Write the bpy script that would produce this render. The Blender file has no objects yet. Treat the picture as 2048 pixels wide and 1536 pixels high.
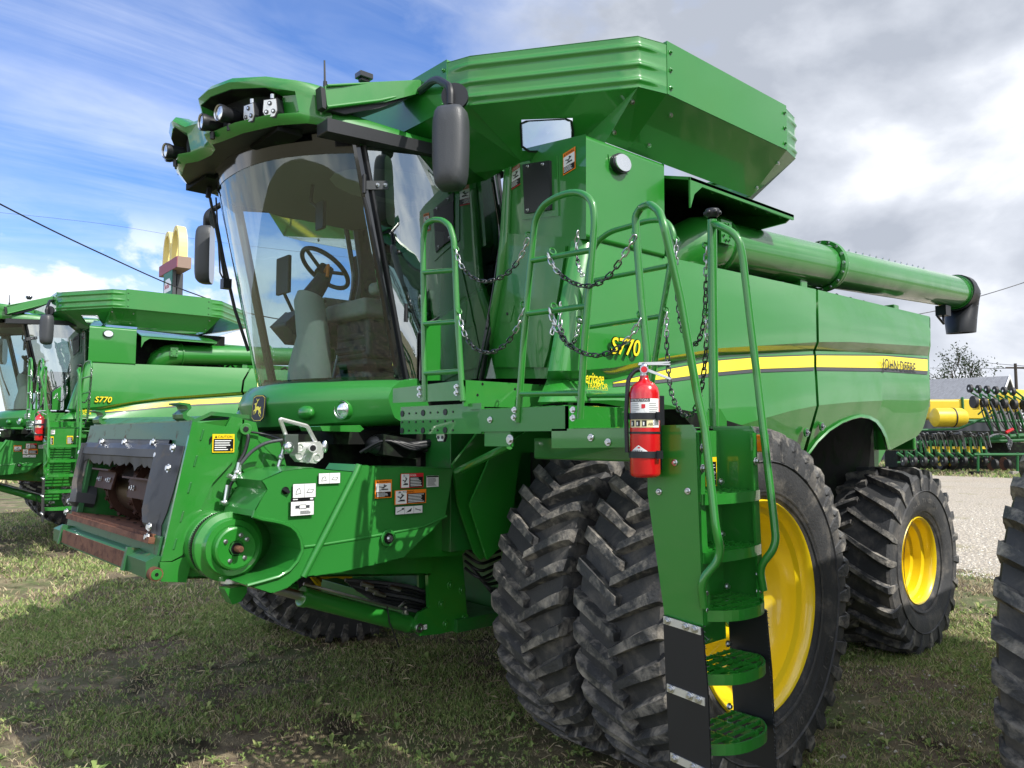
import bpy, bmesh, math, random
import numpy as np
from mathutils import Vector, Matrix
random.seed(7); rng = np.random.default_rng(7)
S = bpy.context.scene
COL = S.collection
# ------------------------------------------------------------------ camera
F, CX, CY, HZ = 1576.0, 1024.0, 768.0, 875.0
TH = math.radians(48.2); PT = math.atan((HZ-CY)/F)
h_ = Vector((-math.cos(TH), -math.sin(TH), 0)); r_ = Vector((-math.sin(TH), math.cos(TH), 0)); u0 = Vector((0,0,1))
FW = h_*math.cos(PT)+u0*math.sin(PT); UP = u0*math.cos(PT)-h_*math.sin(PT)
CAM = Vector((3.79, 4.42, 1.82))
cam = bpy.data.objects.new('camera', bpy.data.cameras.new('camera')); COL.objects.link(cam)
R_ = Matrix((r_, UP, -FW)).transposed()
cam.matrix_world = Matrix.Translation(CAM) @ R_.to_4x4()
cam.data.sensor_width = 36; cam.data.lens = F/2048*36; cam.data.clip_end = 5000; cam.data.clip_start = 0.05
S.camera = cam
def U(x, y, X=None, Y=None, Z=None, D=None):          # a point of the photo put at a known plane of the place
    d = FW*F + r_*(x-CX) + UP*(CY-y)
    t = (X-CAM.x)/d.x if X is not None else (Y-CAM.y)/d.y if Y is not None else (Z-CAM.z)/d.z if Z is not None else D/F
    return CAM + d*t
def UV(x, y, A, B):                                   # ... or at the vertical plane through A and B
    n = Vector((B.y-A.y, A.x-B.x, 0)); d = FW*F + r_*(x-CX) + UP*(CY-y)
    return CAM + d*((A-CAM).dot(n)/d.dot(n))
def UW(x, y, P, n, o=0):                              # ... or at the plane through P with normal n
    n = Vector(n).normalized(); d = FW*F + r_*(x-CX) + UP*(CY-y); return CAM + d*((Vector(P)-CAM).dot(n)/d.dot(n)) + n*o
WN = Vector((.965, -.262, 0)).normalized()              # the wall beside the cab faces forward and a little inward
# ------------------------------------------------------------------ sun, sky, exposure
AZ, EL = math.radians(9), math.radians(47)
sd = Vector((-math.sin(AZ)*math.cos(EL), math.cos(AZ)*math.cos(EL), math.sin(EL)))
sun = bpy.data.objects.new('sun', bpy.data.lights.new('sun', 'SUN')); COL.objects.link(sun)
sun.data.energy = 3.5; sun.data.angle = math.radians(0.5); sun.data.color = (1, .96, .89)
sun.rotation_euler = sd.to_track_quat('Z', 'Y').to_euler()
S.view_settings.view_transform = 'Standard'; S.view_settings.look = 'None'; S.view_settings.exposure = 0.6; S.view_settings.gamma = 1
W = bpy.data.worlds.new("World"); S.world = W; W.use_nodes = True
def N(nt, t, **k):
    n = nt.nodes.new(t)
    for a, b in k.items():
        if a[0] == '_': n.inputs[int(a[1:])].default_value = b
        else: setattr(n, a, b)
    return n
def L(nt, a, b): nt.links.new(a, b)
def mth(nt, op, a, b=None, c=None, clamp=False):
    n = nt.nodes.new('ShaderNodeMath'); n.operation = op; n.use_clamp = clamp
    for i, v in enumerate((a, b, c)):
        if v is None: continue
        if isinstance(v, (int, float)): n.inputs[i].default_value = v
        else: nt.links.new(v, n.inputs[i])
    return n.outputs[0]
def ramp(nt, src, stops, interp='LINEAR'):
    n = nt.nodes.new('ShaderNodeValToRGB'); e = n.color_ramp.elements; n.color_ramp.interpolation = interp
    while len(e) < len(stops): e.new(0.5)
    for el, (p, c) in zip(e, stops):
        el.position = p; el.color = (c, c, c, 1) if isinstance(c, (int, float)) else (*c, 1)
    nt.links.new(src, n.inputs[0]); return n.outputs[0]
def noise(nt, vec, scale, detail=4, rough=.55, dist=0, out=0):
    n = nt.nodes.new('ShaderNodeTexNoise'); n.inputs['Scale'].default_value = scale; n.inputs['Detail'].default_value = detail
    n.inputs['Roughness'].default_value = rough; n.inputs['Distortion'].default_value = dist
    if vec is not None: nt.links.new(vec, n.inputs['Vector'])
    return n.outputs[out]
def mixc(nt, f, a, b, bt='MIX'):
    n = nt.nodes.new('ShaderNodeMix'); n.data_type = 'RGBA'; n.blend_type = bt
    for i, v in ((0, f), (6, a), (7, b)):
        if isinstance(v, (int, float)): n.inputs[i].default_value = v
        elif isinstance(v, tuple): n.inputs[i].default_value = (*v, 1)
        else: nt.links.new(v, n.inputs[i])
    return n.outputs[2]
def world():
    nt = W.node_tree; nt.nodes.clear()
    tc = N(nt, 'ShaderNodeTexCoord').outputs['Generated']
    sky = N(nt, 'ShaderNodeTexSky', sky_type='NISHITA', sun_disc=False, sun_elevation=EL,
            sun_rotation=math.atan2(sd.x, sd.y), air_density=1.0, dust_density=0.4, ozone_density=2.2)
    sp = N(nt, 'ShaderNodeSeparateXYZ'); L(nt, tc, sp.inputs[0])
    z = mth(nt, 'ADD', mth(nt, 'MAXIMUM', sp.outputs[2], 0.0), .22)
    cb = N(nt, 'ShaderNodeCombineXYZ'); L(nt, mth(nt, 'DIVIDE', sp.outputs[0], z), cb.inputs[0]); L(nt, mth(nt, 'DIVIDE', sp.outputs[1], z), cb.inputs[1])
    p = cb.outputs[0]
    def dot(v):
        n = N(nt, 'ShaderNodeVectorMath', operation='DOT_PRODUCT'); L(nt, tc, n.inputs[0]); n.inputs[1].default_value = v; return n.outputs['Value']
    side = dot(r_)                                   # + towards the overcast side of the sky
    zz = sp.outputs[2]
    # high cirrus streaks
    rot = N(nt, 'ShaderNodeMapping'); L(nt, p, rot.inputs[0]); rot.inputs['Rotation'].default_value = (0, 0, .55); rot.inputs['Scale'].default_value = (.45, 2.2, 1)
    ci = noise(nt, rot.outputs[0], 1.3, 7, .6, .7)
    cirrus = mth(nt, 'MULTIPLY', ramp(nt, ci, [(.40, 0), (.78, 1)]), .6)
    # cumulus low over the horizon, in direction space so that they stay puffy
    mp = N(nt, 'ShaderNodeMapping'); L(nt, tc, mp.inputs[0]); mp.inputs['Scale'].default_value = (1, 1, 1.7)
    cu = noise(nt, mp.outputs[0], 5.2, 9, .56, .15)
    low = mth(nt, 'MULTIPLY', mth(nt, 'SUBTRACT', .23, zz), 1.1)
    cumulus = mth(nt, 'MULTIPLY', ramp(nt, mth(nt, 'ADD', cu, low), [(.535, 0), (.60, 1)]), ramp(nt, zz, [(.19, 1), (.27, 0)]))
    # the big cloud deck on the right
    mp2 = N(nt, 'ShaderNodeMapping'); L(nt, tc, mp2.inputs[0]); mp2.inputs['Scale'].default_value = (1, 1, 1.5)
    dk = noise(nt, mp2.outputs[0], 2.6, 8, .55, .3)
    deckm = ramp(nt, mth(nt, 'ADD', mth(nt, 'MULTIPLY', dk, .9), mth(nt, 'MULTIPLY', side, .95)), [(.42, 0), (.66, 1)])
    back = mth(nt, 'MULTIPLY', dot(-h_), 1.1)
    backm = mth(nt, 'MULTIPLY', ramp(nt, mth(nt, 'ADD', mth(nt, 'MULTIPLY', dk, .8), back), [(.45, 0), (.75, 1)]), .9)
    cov = mth(nt, 'MAXIMUM', mth(nt, 'MAXIMUM', cirrus, cumulus), mth(nt, 'MAXIMUM', deckm, backm))
    shade = noise(nt, mp2.outputs[0], 3.4, 7, .5, .2)
    lift = mth(nt, 'ADD', shade, mth(nt, 'MULTIPLY', mth(nt, 'SUBTRACT', cu, .5), .25))
    dark = ramp(nt, mth(nt, 'ADD', lift, mth(nt, 'MULTIPLY', side, -.02)), [(.38, (2.3, 2.5, 2.9)), (.50, (3.5, 3.7, 4.1)), (.62, (5.6, 5.7, 5.9))])
    bright = ramp(nt, mth(nt, 'ADD', cu, mth(nt, 'MULTIPLY', mth(nt, 'SUBTRACT', shade, .5), .6)), [(.40, (3.9, 4.3, 5.1)), (.66, (6.2, 6.3, 6.4))])
    ccol = mixc(nt, backm, mixc(nt, deckm, bright, dark), mixc(nt, ramp(nt, mth(nt, 'ADD', mth(nt, 'MULTIPLY', shade, .6), mth(nt, 'MULTIPLY', cu, .4)), [(.40, 0), (.58, 1)]), (2.2, 3.0, 4.6), (9.0, 9.0, 8.8)))  # unseen clouds behind the camera, brightened to add fill and reflections
    skyc = mixc(nt, 1.0, sky.outputs[0], (.52, .68, .98), 'MULTIPLY')
    col = mixc(nt, cov, skyc, ccol)
    bg = N(nt, 'ShaderNodeBackground'); bg.inputs[1].default_value = 0.15; L(nt, col, bg.inputs[0])
    out = N(nt, 'ShaderNodeOutputWorld'); L(nt, bg.outputs[0], out.inputs[0])
world()
# ------------------------------------------------------------------ materials
MATS = {}
def mat(name, col, rough=.5, metal=0, coat=0, spec=.5, bump=0, bscale=30, vary=0, vscale=3, dirt=None, dscale=5, dlo=.5, dhi=.62, emit=None, crough=.04):
    m = bpy.data.materials.new(name); m.use_nodes = True; nt = m.node_tree; b = nt.nodes['Principled BSDF']
    b.inputs['Base Color'].default_value = (*col, 1); b.inputs['Roughness'].default_value = rough; b.inputs['Metallic'].default_value = metal
    b.inputs['Coat Weight'].default_value = coat; b.inputs['Coat Roughness'].default_value = crough; b.inputs['Specular IOR Level'].default_value = spec
    co = N(nt, 'ShaderNodeTexCoord').outputs['Object']
    c = None
    if vary:
        c = mixc(nt, noise(nt, co, vscale, 5), tuple(v*(1-vary) for v in col), tuple(min(1, v*(1+vary)) for v in col))
    if dirt:
        f = ramp(nt, noise(nt, co, dscale, 8, .65, .4), [(dlo, 0), (dhi, 1)])
        c = mixc(nt, f, c if c is not None else col, dirt)
        rr = mth(nt, 'MULTIPLY_ADD', f, .85-rough, rough); L(nt, rr, b.inputs['Roughness'])
        if coat: L(nt, mth(nt, 'MULTIPLY_ADD', f, -coat, coat), b.inputs['Coat Weight'])
    if c is not None: L(nt, c, b.inputs['Base Color'])
    if bump:
        bn = N(nt, 'ShaderNodeBump'); bn.inputs['Strength'].default_value = bump; bn.inputs['Distance'].default_value = .01
        L(nt, noise(nt, co, bscale, 4), bn.inputs['Height']); L(nt, bn.outputs[0], b.inputs['Normal'])
    if emit: b.inputs['Emission Color'].default_value = (*emit, 1); b.inputs['Emission Strength'].default_value = 1
    MATS[name] = m; return m
G = mat('green paint', (.016, .195, .018), .36, coat=1, vary=.07, vscale=1.5, bump=.05, bscale=2.6, dirt=(.040, .19, .038), dscale=1.7, dlo=.48, dhi=1.0)
GP = mat('green plastic paint', (.018, .19, .024), .45, coat=.5, crough=.15, vary=.06, vscale=2)
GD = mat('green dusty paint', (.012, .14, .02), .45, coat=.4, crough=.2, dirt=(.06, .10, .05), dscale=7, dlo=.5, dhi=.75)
GW = mat('worn green paint', (.02, .11, .035), .5, coat=.2, dirt=(.11, .045, .028), dscale=9, dlo=.58, dhi=.68)
RU = mat('rusty steel', (.17, .07, .035), .75, vary=.5, vscale=12, bump=.3, bscale=60, dirt=(.09, .035, .02), dscale=14)
STL = mat('worn drum steel', (.20, .15, .11), .38, metal=.8, vary=.35, vscale=5)
CHR = mat('chain drive', (.06, .025, .015), .6, metal=.3, vary=.4, vscale=30)
YL = mat('yellow wheel paint', (.82, .60, .008), .35, coat=.8, vary=.04, dirt=(.60, .44, .06), dscale=3, dlo=.62, dhi=.8)
YS = mat('yellow decal', (.86, .70, .02), .4, coat=.5)
BK = mat('black plastic', (.012, .013, .016), .42, vary=.2)
BG = mat('gloss black', (.004, .005, .007), .12, coat=1)
GR = mat('dark grey plastic', (.05, .054, .06), .45, vary=.15, bump=.15, bscale=150)
GRD = mat('grey rubber guard', (.045, .048, .055), .5, vary=.3, vscale=6, dirt=(.16, .13, .10), dscale=4, dlo=.56, dhi=.72)
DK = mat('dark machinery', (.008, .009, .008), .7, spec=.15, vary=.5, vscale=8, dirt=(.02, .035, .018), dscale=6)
TY = mat('tyre rubber', (.042, .043, .046), .68, vary=.35, vscale=9, bump=.35, bscale=60, dirt=(.20, .18, .155), dscale=4.5, dlo=.50, dhi=.80)
TL = mat('tyre lug rubber', (.048, .049, .052), .62, vary=.4, vscale=14, bump=.7, bscale=45, dirt=(.30, .275, .24), dscale=9, dlo=.47, dhi=.66)
ZN = mat('zinc plated steel', (.62, .63, .64), .28, metal=1, vary=.1)
AL = mat('cast aluminium', (.72, .72, .70), .4, metal=.7, vary=.1, vscale=20)
RD = mat('extinguisher red', (.55, .006, .01), .25, coat=1)
WH = mat('white decal', (.78, .79, .78), .4, coat=.3)
OR = mat('orange decal', (.85, .22, .01), .4)
RDD = mat('red decal', (.60, .02, .03), .4)
YD = mat('caution yellow', (.85, .58, .01), .4)
DB = mat('decal black', (.006, .006, .007), .35)
AM = mat('amber lens', (.85, .20, .01), .15, coat=1, vary=.3, vscale=60)
SEAT = mat('seat cloth', (.34, .33, .29), .8, vary=.2, vscale=12)
TAN = mat('console plastic', (.42, .40, .35), .55, vary=.1)
HL = mat('headliner', (.20, .20, .18), .7)
LENS = mat('lamp lens', (.75, .78, .8), .08, metal=.75, coat=1)
CHN = mat('chain black coat', (.010, .011, .014), .3, coat=.6)
GB = mat('brown wood board', (.28, .12, .07), .6, vary=.4, vscale=18)
def glassmat(name, tint, refl=1.0, base=.03, wav=.25):
    m = bpy.data.materials.new(name); m.use_nodes = True; nt = m.node_tree; nt.nodes.clear()
    o = N(nt, 'ShaderNodeOutputMaterial'); tr = N(nt, 'ShaderNodeBsdfTransparent'); tr.inputs[0].default_value = (*tint, 1)
    gl = N(nt, 'ShaderNodeBsdfGlossy'); gl.inputs['Roughness'].default_value = .015; gl.inputs[0].default_value = (.95, 1, .98, 1)
    lw = N(nt, 'ShaderNodeLayerWeight'); lw.inputs[0].default_value = .5; fr = mth(nt, 'MULTIPLY_ADD', mth(nt, 'POWER', lw.outputs['Facing'], 4.0), .95, .05)
    co = N(nt, 'ShaderNodeTexCoord').outputs['Object']
    bn = N(nt, 'ShaderNodeBump'); bn.inputs['Strength'].default_value = wav; bn.inputs['Distance'].default_value = .02
    L(nt, noise(nt, co, 1.6, 3), bn.inputs['Height']); L(nt, bn.outputs[0], gl.inputs['Normal'])
    f = mth(nt, 'MULTIPLY_ADD', fr, refl, base, True)
    mx = N(nt, 'ShaderNodeMixShader'); L(nt, f, mx.inputs[0]); L(nt, tr.outputs[0], mx.inputs[1]); L(nt, gl.outputs[0], mx.inputs[2])
    L(nt, mx.outputs[0], o.inputs[0]); return m
GLW = glassmat('windshield glass', (.56, .70, .70), 1.0, .04, .03)
GLD = glassmat('door glass', (.34, .43, .42), 1.4, .27, .12)
GLT = glassmat('clear pane', (.75, .82, .84), 1.0, .05)
# ------------------------------------------------------------------ mesh builder
def V(*a): return Vector(a if len(a) > 1 else a[0])
class B:
    def __init__(s): s.v = []; s.f = []; s.m = []; s.mats = []
    def mi(s, m):
        if m not in s.mats: s.mats.append(m)
        return s.mats.index(m)
    def add(s, vs, fs, m):
        k = len(s.v); i = s.mi(m); s.v += [tuple(x) for x in vs]
        for f in fs: s.f.append([k+a for a in f]); s.m.append(i)
    def box(s, p0, p1, m):
        (a, b, c), (d, e, f) = p0, p1
        a, d = min(a, d), max(a, d); b, e = min(b, e), max(b, e); c, f = min(c, f), max(c, f)
        s.add([(a,b,c),(d,b,c),(d,e,c),(a,e,c),(a,b,f),(d,b,f),(d,e,f),(a,e,f)], [(0,3,2,1),(4,5,6,7),(0,1,5,4),(1,2,6,5),(2,3,7,6),(3,0,4,7)], m)
    def obox(s, c, ax, ay, az, m):       # centre and three half-extent vectors
        c, ax, ay, az = V(c), V(ax), V(ay), V(az)
        vs = [c+ax*i+ay*j+az*k for k in (-1,1) for j in (-1,1) for i in (-1,1)]
        s.add(vs, [(0,2,3,1),(4,5,7,6),(0,1,5,4),(1,3,7,5),(3,2,6,7),(2,0,4,6)], m)
    def prism(s, poly, off, m, side=None):
        poly = [V(p) for p in poly]; off = V(off); n = len(poly)
        vs = poly + [p+off for p in poly]
        nrm = sum(((poly[i]-poly[0]).cross(poly[(i+1) % n]-poly[0]) for i in range(1, n-1)), V(0,0,0))
        fl = nrm.dot(off) > 0
        a = list(range(n)); b = [i+n for i in range(n)]
        f1, f2 = (a[::-1], b) if fl else (a, b[::-1])
        s.add(vs, [f1, f2], m)
        q = [(i, (i+1) % n, (i+1) % n+n, i+n) for i in range(n)]
        if not fl: q = [t[::-1] for t in q]
        s.add(vs, q, side or m)
    def tube(s, pts, r, m, seg=10, closed=False, fil=0, caps=True):
        pts = [V(p) for p in pts]
        if fil: pts = fillet(pts, fil, closed)
        n = len(pts); rr = r if isinstance(r, (list, tuple)) else [r]*n
        T = []
        for i in range(n):
            a = pts[(i-1) % n] if closed or i > 0 else pts[i]; b = pts[(i+1) % n] if closed or i < n-1 else pts[i]
            T.append((b-a).normalized() if (b-a).length > 1e-9 else V(0,0,1))
        nn = T[0].orthogonal().normalized(); rings = []
        for i in range(n):
            nn = (nn - T[i]*nn.dot(T[i]))
            nn = nn.normalized() if nn.length > 1e-6 else T[i].orthogonal().normalized()
            bb = T[i].cross(nn)
            rings.append([pts[i] + (nn*math.cos(2*math.pi*k/seg)+bb*math.sin(2*math.pi*k/seg))*rr[i] for k in range(seg)])
        vs = [p for R in rings for p in R]; fs = []
        for i in range(n if closed else n-1):
            j = (i+1) % n
            for k in range(seg): fs.append((i*seg+k, i*seg+(k+1) % seg, j*seg+(k+1) % seg, j*seg+k))
        if caps and not closed: fs.append(list(range(seg))[::-1]); fs.append([(n-1)*seg+k for k in range(seg)])
        s.add(vs, fs, m)
    def cyl(s, a, b, r, m, seg=20, r2=None): s.tube([a, b], [r, r if r2 is None else r2], m, seg)
    def lathe(s, prof, o, ax, m, seg=48):     # prof: (distance along axis, radius)
        o, ax = V(o), V(ax).normalized(); e = ax.orthogonal().normalized(); g = ax.cross(e)
        vs = []; n = len(prof)
        for k in range(seg):
            t = 2*math.pi*k/seg; d = e*math.cos(t)+g*math.sin(t)
            vs += [o+ax*a+d*r for a, r in prof]
        fs = [(k*n+i, ((k+1) % seg)*n+i, ((k+1) % seg)*n+i+1, k*n+i+1) for k in range(seg) for i in range(n-1)]
        s.add(vs, fs, m)
    def grid(s, rows, m, closed=False, flip=False):
        n = len(rows[0]); vs = [p for R in rows for p in R]; fs = []
        for i in range(len(rows)-1):
            for k in range(n if closed else n-1):
                q = (i*n+k, i*n+(k+1) % n, (i+1)*n+(k+1) % n, (i+1)*n+k); fs.append(q[::-1] if flip else q)
        s.add(vs, fs, m)
    def ball(s, c, r, m, sx=1, sy=1, sz=1, seg=14):
        c = V(c); rows = []
        for i in range(seg//2+1):
            t = math.pi*i/(seg//2); rows.append([c+V(r*sx*math.sin(t)*math.cos(2*math.pi*k/seg), r*sy*math.sin(t)*math.sin(2*math.pi*k/seg), r*sz*math.cos(t)) for k in range(seg)])
        s.grid(rows, m, closed=True)
    def bolt(s, p, n, m=None, r=.014):
        p, n = V(p), V(n).normalized(); s.cyl(p, p+n*.006, r*1.3, m or ZN, 10); s.cyl(p+n*.006, p+n*.016, r*.8, m or ZN, 6)
    def text(s, txt, o, u, v, size, m, shear=0, off=0, squash=1):
        vs, fs = textmesh(txt, shear); o, u, v = V(o), V(u).normalized(), V(v).normalized()
        if not vs: return
        s.add([o+u*(x*size*squash)+v*(y*size) for x, y in vs], fs, m)
    def build(s, name, parent=None, bev=0, smooth=30, solid=0, label=None, seg=2):
        me = bpy.data.meshes.new(name); me.from_pydata(s.v, [], s.f)
        for m in s.mats: me.materials.append(m)
        me.polygons.foreach_set('material_index', s.m); me.update()
        if smooth:
            me.shade_smooth(); me.set_sharp_from_angle(angle=math.radians(smooth))
            if solid:                                # open edges stay crisp once the sheet gets its thickness
                cnt = {}
                for p in me.polygons:
                    for k in p.edge_keys: cnt[k] = cnt.get(k, 0)+1
                for e in me.edges:
                    if cnt.get(tuple(sorted(e.vertices)), 0) == 1: e.use_edge_sharp = True
        o = bpy.data.objects.new(name, me); COL.objects.link(o)
        if parent: o.parent = parent
        if solid: md = o.modifiers.new('s', 'SOLIDIFY'); md.thickness = solid; md.offset = -1
        if bev:
            md = o.modifiers.new('b', 'BEVEL'); md.width = bev; md.segments = seg; md.limit_method = 'ANGLE'; md.angle_limit = math.radians(35); md.harden_normals = bool(smooth)
        if label: o['label'] = label
        return o
def fillet(pts, r, closed=False, k=5):
    out = []; n = len(pts)
    for i in range(n):
        if not closed and i in (0, n-1): out.append(pts[i]); continue
        p, a, b = pts[i], pts[(i-1) % n], pts[(i+1) % n]
        d1, d2 = (a-p), (b-p); q = min(r, d1.length*.48, d2.length*.48)
        A, C = p+d1.normalized()*q, p+d2.normalized()*q
        out += [A*(1-t)**2 + p*2*t*(1-t) + C*t*t for t in [j/k for j in range(k+1)]]
    return out
_tc = {}
def textmesh(txt, shear):
    if (txt, shear) in _tc: return _tc[(txt, shear)]
    c = bpy.data.curves.new('t', 'FONT'); c.body = txt; c.shear = shear; c.resolution_u = 3; c.offset = .014 if txt in ('S770', 'Heritage', 'TRACTOR', 'Sinclair') else .012 if txt == 'JOHN DEERE' else .0
    o = bpy.data.objects.new('t', c); COL.objects.link(o)
    dg = bpy.context.evaluated_depsgraph_get(); dg.update(); me = o.evaluated_get(dg).to_mesh()
    r = ([(v.co.x, v.co.y) for v in me.vertices], [tuple(p.vertices) for p in me.polygons])
    o.evaluated_get(dg).to_mesh_clear(); bpy.data.objects.remove(o); bpy.data.curves.remove(c)
    _tc[(txt, shear)] = r; return r
def textw(txt): return max(x for x, y in textmesh(txt, 0)[0])
def tag(o, label=None, cat=None, group=None, kind=None):
    for k, v in (('label', label), ('category', cat), ('group', group), ('kind', kind)):
        if v: o[k] = v
    return o
def empty(name, loc=(0,0,0), rz=0, parent=None):
    o = bpy.data.objects.new(name, None); COL.objects.link(o); o.location = loc; o.rotation_euler = (0,0,rz); o.empty_display_size = .2
    if parent: o.parent = parent
    return o
# ------------------------------------------------------------------ wheels
def wheel(parent, c, R, W, rr, nl, lead, side, dish, lugh=.045, label=None, phase=0, words=None):
    """tyre as sub-part of its wheel (rim). axle along Y, side=+1 when the outer face looks to +Y, lead: which way the V points"""
    Rb = R-lugh; hw = W/2; c = V(c)
    t = B()
    prof = [(-hw*.80, rr), (-hw*.88, rr+.03), (-hw*1.02, rr+(Rb-rr)*.38), (-hw*1.01, rr+(Rb-rr)*.70), (-hw*1.0, Rb-.030), (-hw*.94, Rb-.006), (-hw*.4, Rb), (hw*.4, Rb), (hw*.94, Rb-.006), (hw*1.0, Rb-.030), (hw*1.01, rr+(Rb-rr)*.70), (hw*1.02, rr+(Rb-rr)*.38), (hw*.88, rr+.03), (hw*.80, rr)]
    t.lathe([(a, r) for a, r in prof], c, (0,1,0), TY, 96)
    def rb(y):
        y = abs(y)
        for (a, ra), (b, rb_) in zip([(hw*.4, Rb), (hw*.94, Rb-.006)], [(hw*.94, Rb-.006), (hw*1.0, Rb-.030)]):
            if y <= b: return ra if y < a else ra+(rb_-ra)*(y-a)/(b-a)
        return rr+(Rb-rr)*.66
    span = hw*.52/Rb                                   # angle swept from the centre to the shoulder
    for sd_ in (1, -1):
        for k in range(nl):
            a0 = 2*math.pi*(k+(.5 if sd_ < 0 else 0)+phase)/nl
            st = []
            for q in (-.08, .08, .3, .55, .8, .93, 1.0):
                y = sd_*hw*q; ang = a0 - lead*span*(1-max(q, 0)**.9) if q > 0 else a0 - lead*span*(1+.05)
                top = R-(.0 if q < .9 else .010 if q < .95 else .020); wd = (.023+.011*q)*R/.97
                st.append((y, ang, rb(y)-.01, top, wd))
            y = sd_*hw*1.045
            st.append((sd_*hw*1.045, a0+lead*.015, rr+(Rb-rr)*.80, Rb-.022, .040*R/.97))   # down the shoulder
            st.append((sd_*hw*1.03, a0+lead*.02, rr+(Rb-rr)*.60, rr+(Rb-rr)*.64, .024*R/.97))
            rows = []
            for i, (y, ang, r0, r1, wd) in enumerate(st):
                dw = wd/R; sk = .5
                if i >= 7: 
                    yi = sd_*hw*(.96 if i == 7 else 1.0)
                    rows.append([(yi, ang-dw*1.25, r1), (y, ang-dw, r1), (y, ang+dw, r1), (yi, ang+dw*1.25, r1)])
                else:
                    jt = random.uniform(-.002, .002)
                    rows.append([(y+sd_*.006, ang-dw*1.3, r0), (y, ang-dw*.9, r1+jt), (y, ang+dw*.9, r1+jt), (y-sd_*.006, ang+dw*1.3, r0)])
            P = [[c+V(r*math.cos(a), y, r*math.sin(a)) for y, a, r in row] for row in rows]
            t.grid(P, TL, flip=(sd_ > 0))
            t.add(P[0], [(0,1,2,3)], TL); t.add(P[-1], [(3,2,1,0)], TL)
    # raised rings and words on the side wall
    for rq in (.16, .62):
        r0 = rr+(Rb-rr)*rq
        t.lathe([(side*hw*(1.0 if rq > .5 else .955)+side*.000, r0-.008), (side*(hw*(1.03 if rq > .5 else .97)+.004), r0), (side*hw*(1.0 if rq > .5 else .99), r0+.008)], c, (0,1,0), TY, 72)
    if words:
        for ph0, w in words:
            sz = .062*rr/.55+.01; ang = math.radians(ph0); rw = rr+(Rb-rr)*.36
            for ch in w:
                if ch != ' ':
                    rad = V(math.cos(ang), 0, math.sin(ang)); tan = V(-math.sin(ang)*side, 0, math.cos(ang)*side)
                    t.text(ch, c+rad*rw+V(0, side*(hw*1.02+.004), 0), tan, rad, sz, TL)
                ang += side*sz*.78/rw
    rim = B()
    d = dish; w0 = hw*.80
    P = [(w0+.012, rr+.012), (w0+.022, rr+.004), (w0+.014, rr-.008), (w0-.02, rr-.022), (w0-.07, rr-.028), (w0-.085, rr-.058), (w0-.15, rr-.066), (w0-.165, rr-.095)]
    if d > .3: P = P[:4]+[(w0-.045, rr-.026), (w0-.065, rr-.05), (w0-.17, rr-.06), (w0-.20, rr-.085), (w0-.31, rr-.13), (w0-.35, rr-.19), (w0-.36, rr*.42), (w0-.33, rr*.38), (w0-.33, .0)]
    elif d > .2: P += [(w0-.24, rr-.11), (w0-.26, rr*.50), (w0-.22, rr*.40), (w0-.22, .0)]
    else: P += [(w0-.24, rr-.10), (w0-d-.10, rr*.50), (w0-d-.10, .0)]
    rim.lathe([(side*a, r) for a, r in P], c, (0,1,0), YL, 96)
    rim.lathe([(-side*a, r) for a, r in P[:6]]+[(0, rr-.07)], c, (0,1,0), YL, 96)
    dd = w0-(.33 if d > .3 else .22 if d > .2 else d+.10)
    rim.cyl(c+V(0, side*dd, 0), c+V(0, side*(dd+.05), 0), rr*.20, YL, 28); rim.cyl(c+V(0, side*(dd+.05), 0), c+V(0, side*(dd+.055), 0), rr*.12, GD, 20)
    for k in range(10):
        a = 2*math.pi*k/10; rim.bolt(c+V(math.cos(a)*rr*.30, side*dd, math.sin(a)*rr*.30), (0, side, 0), ZN, .015)
    rim.cyl(c+V(rr*.80, side*(w0-.16), .05), c+V(rr*.78, side*(w0-.10), .05), .006, BK, 6)
    wo = rim.build('wheel', parent, smooth=35, label=label)
    t.build('tyre', wo, smooth=38)
    return wo
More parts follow.
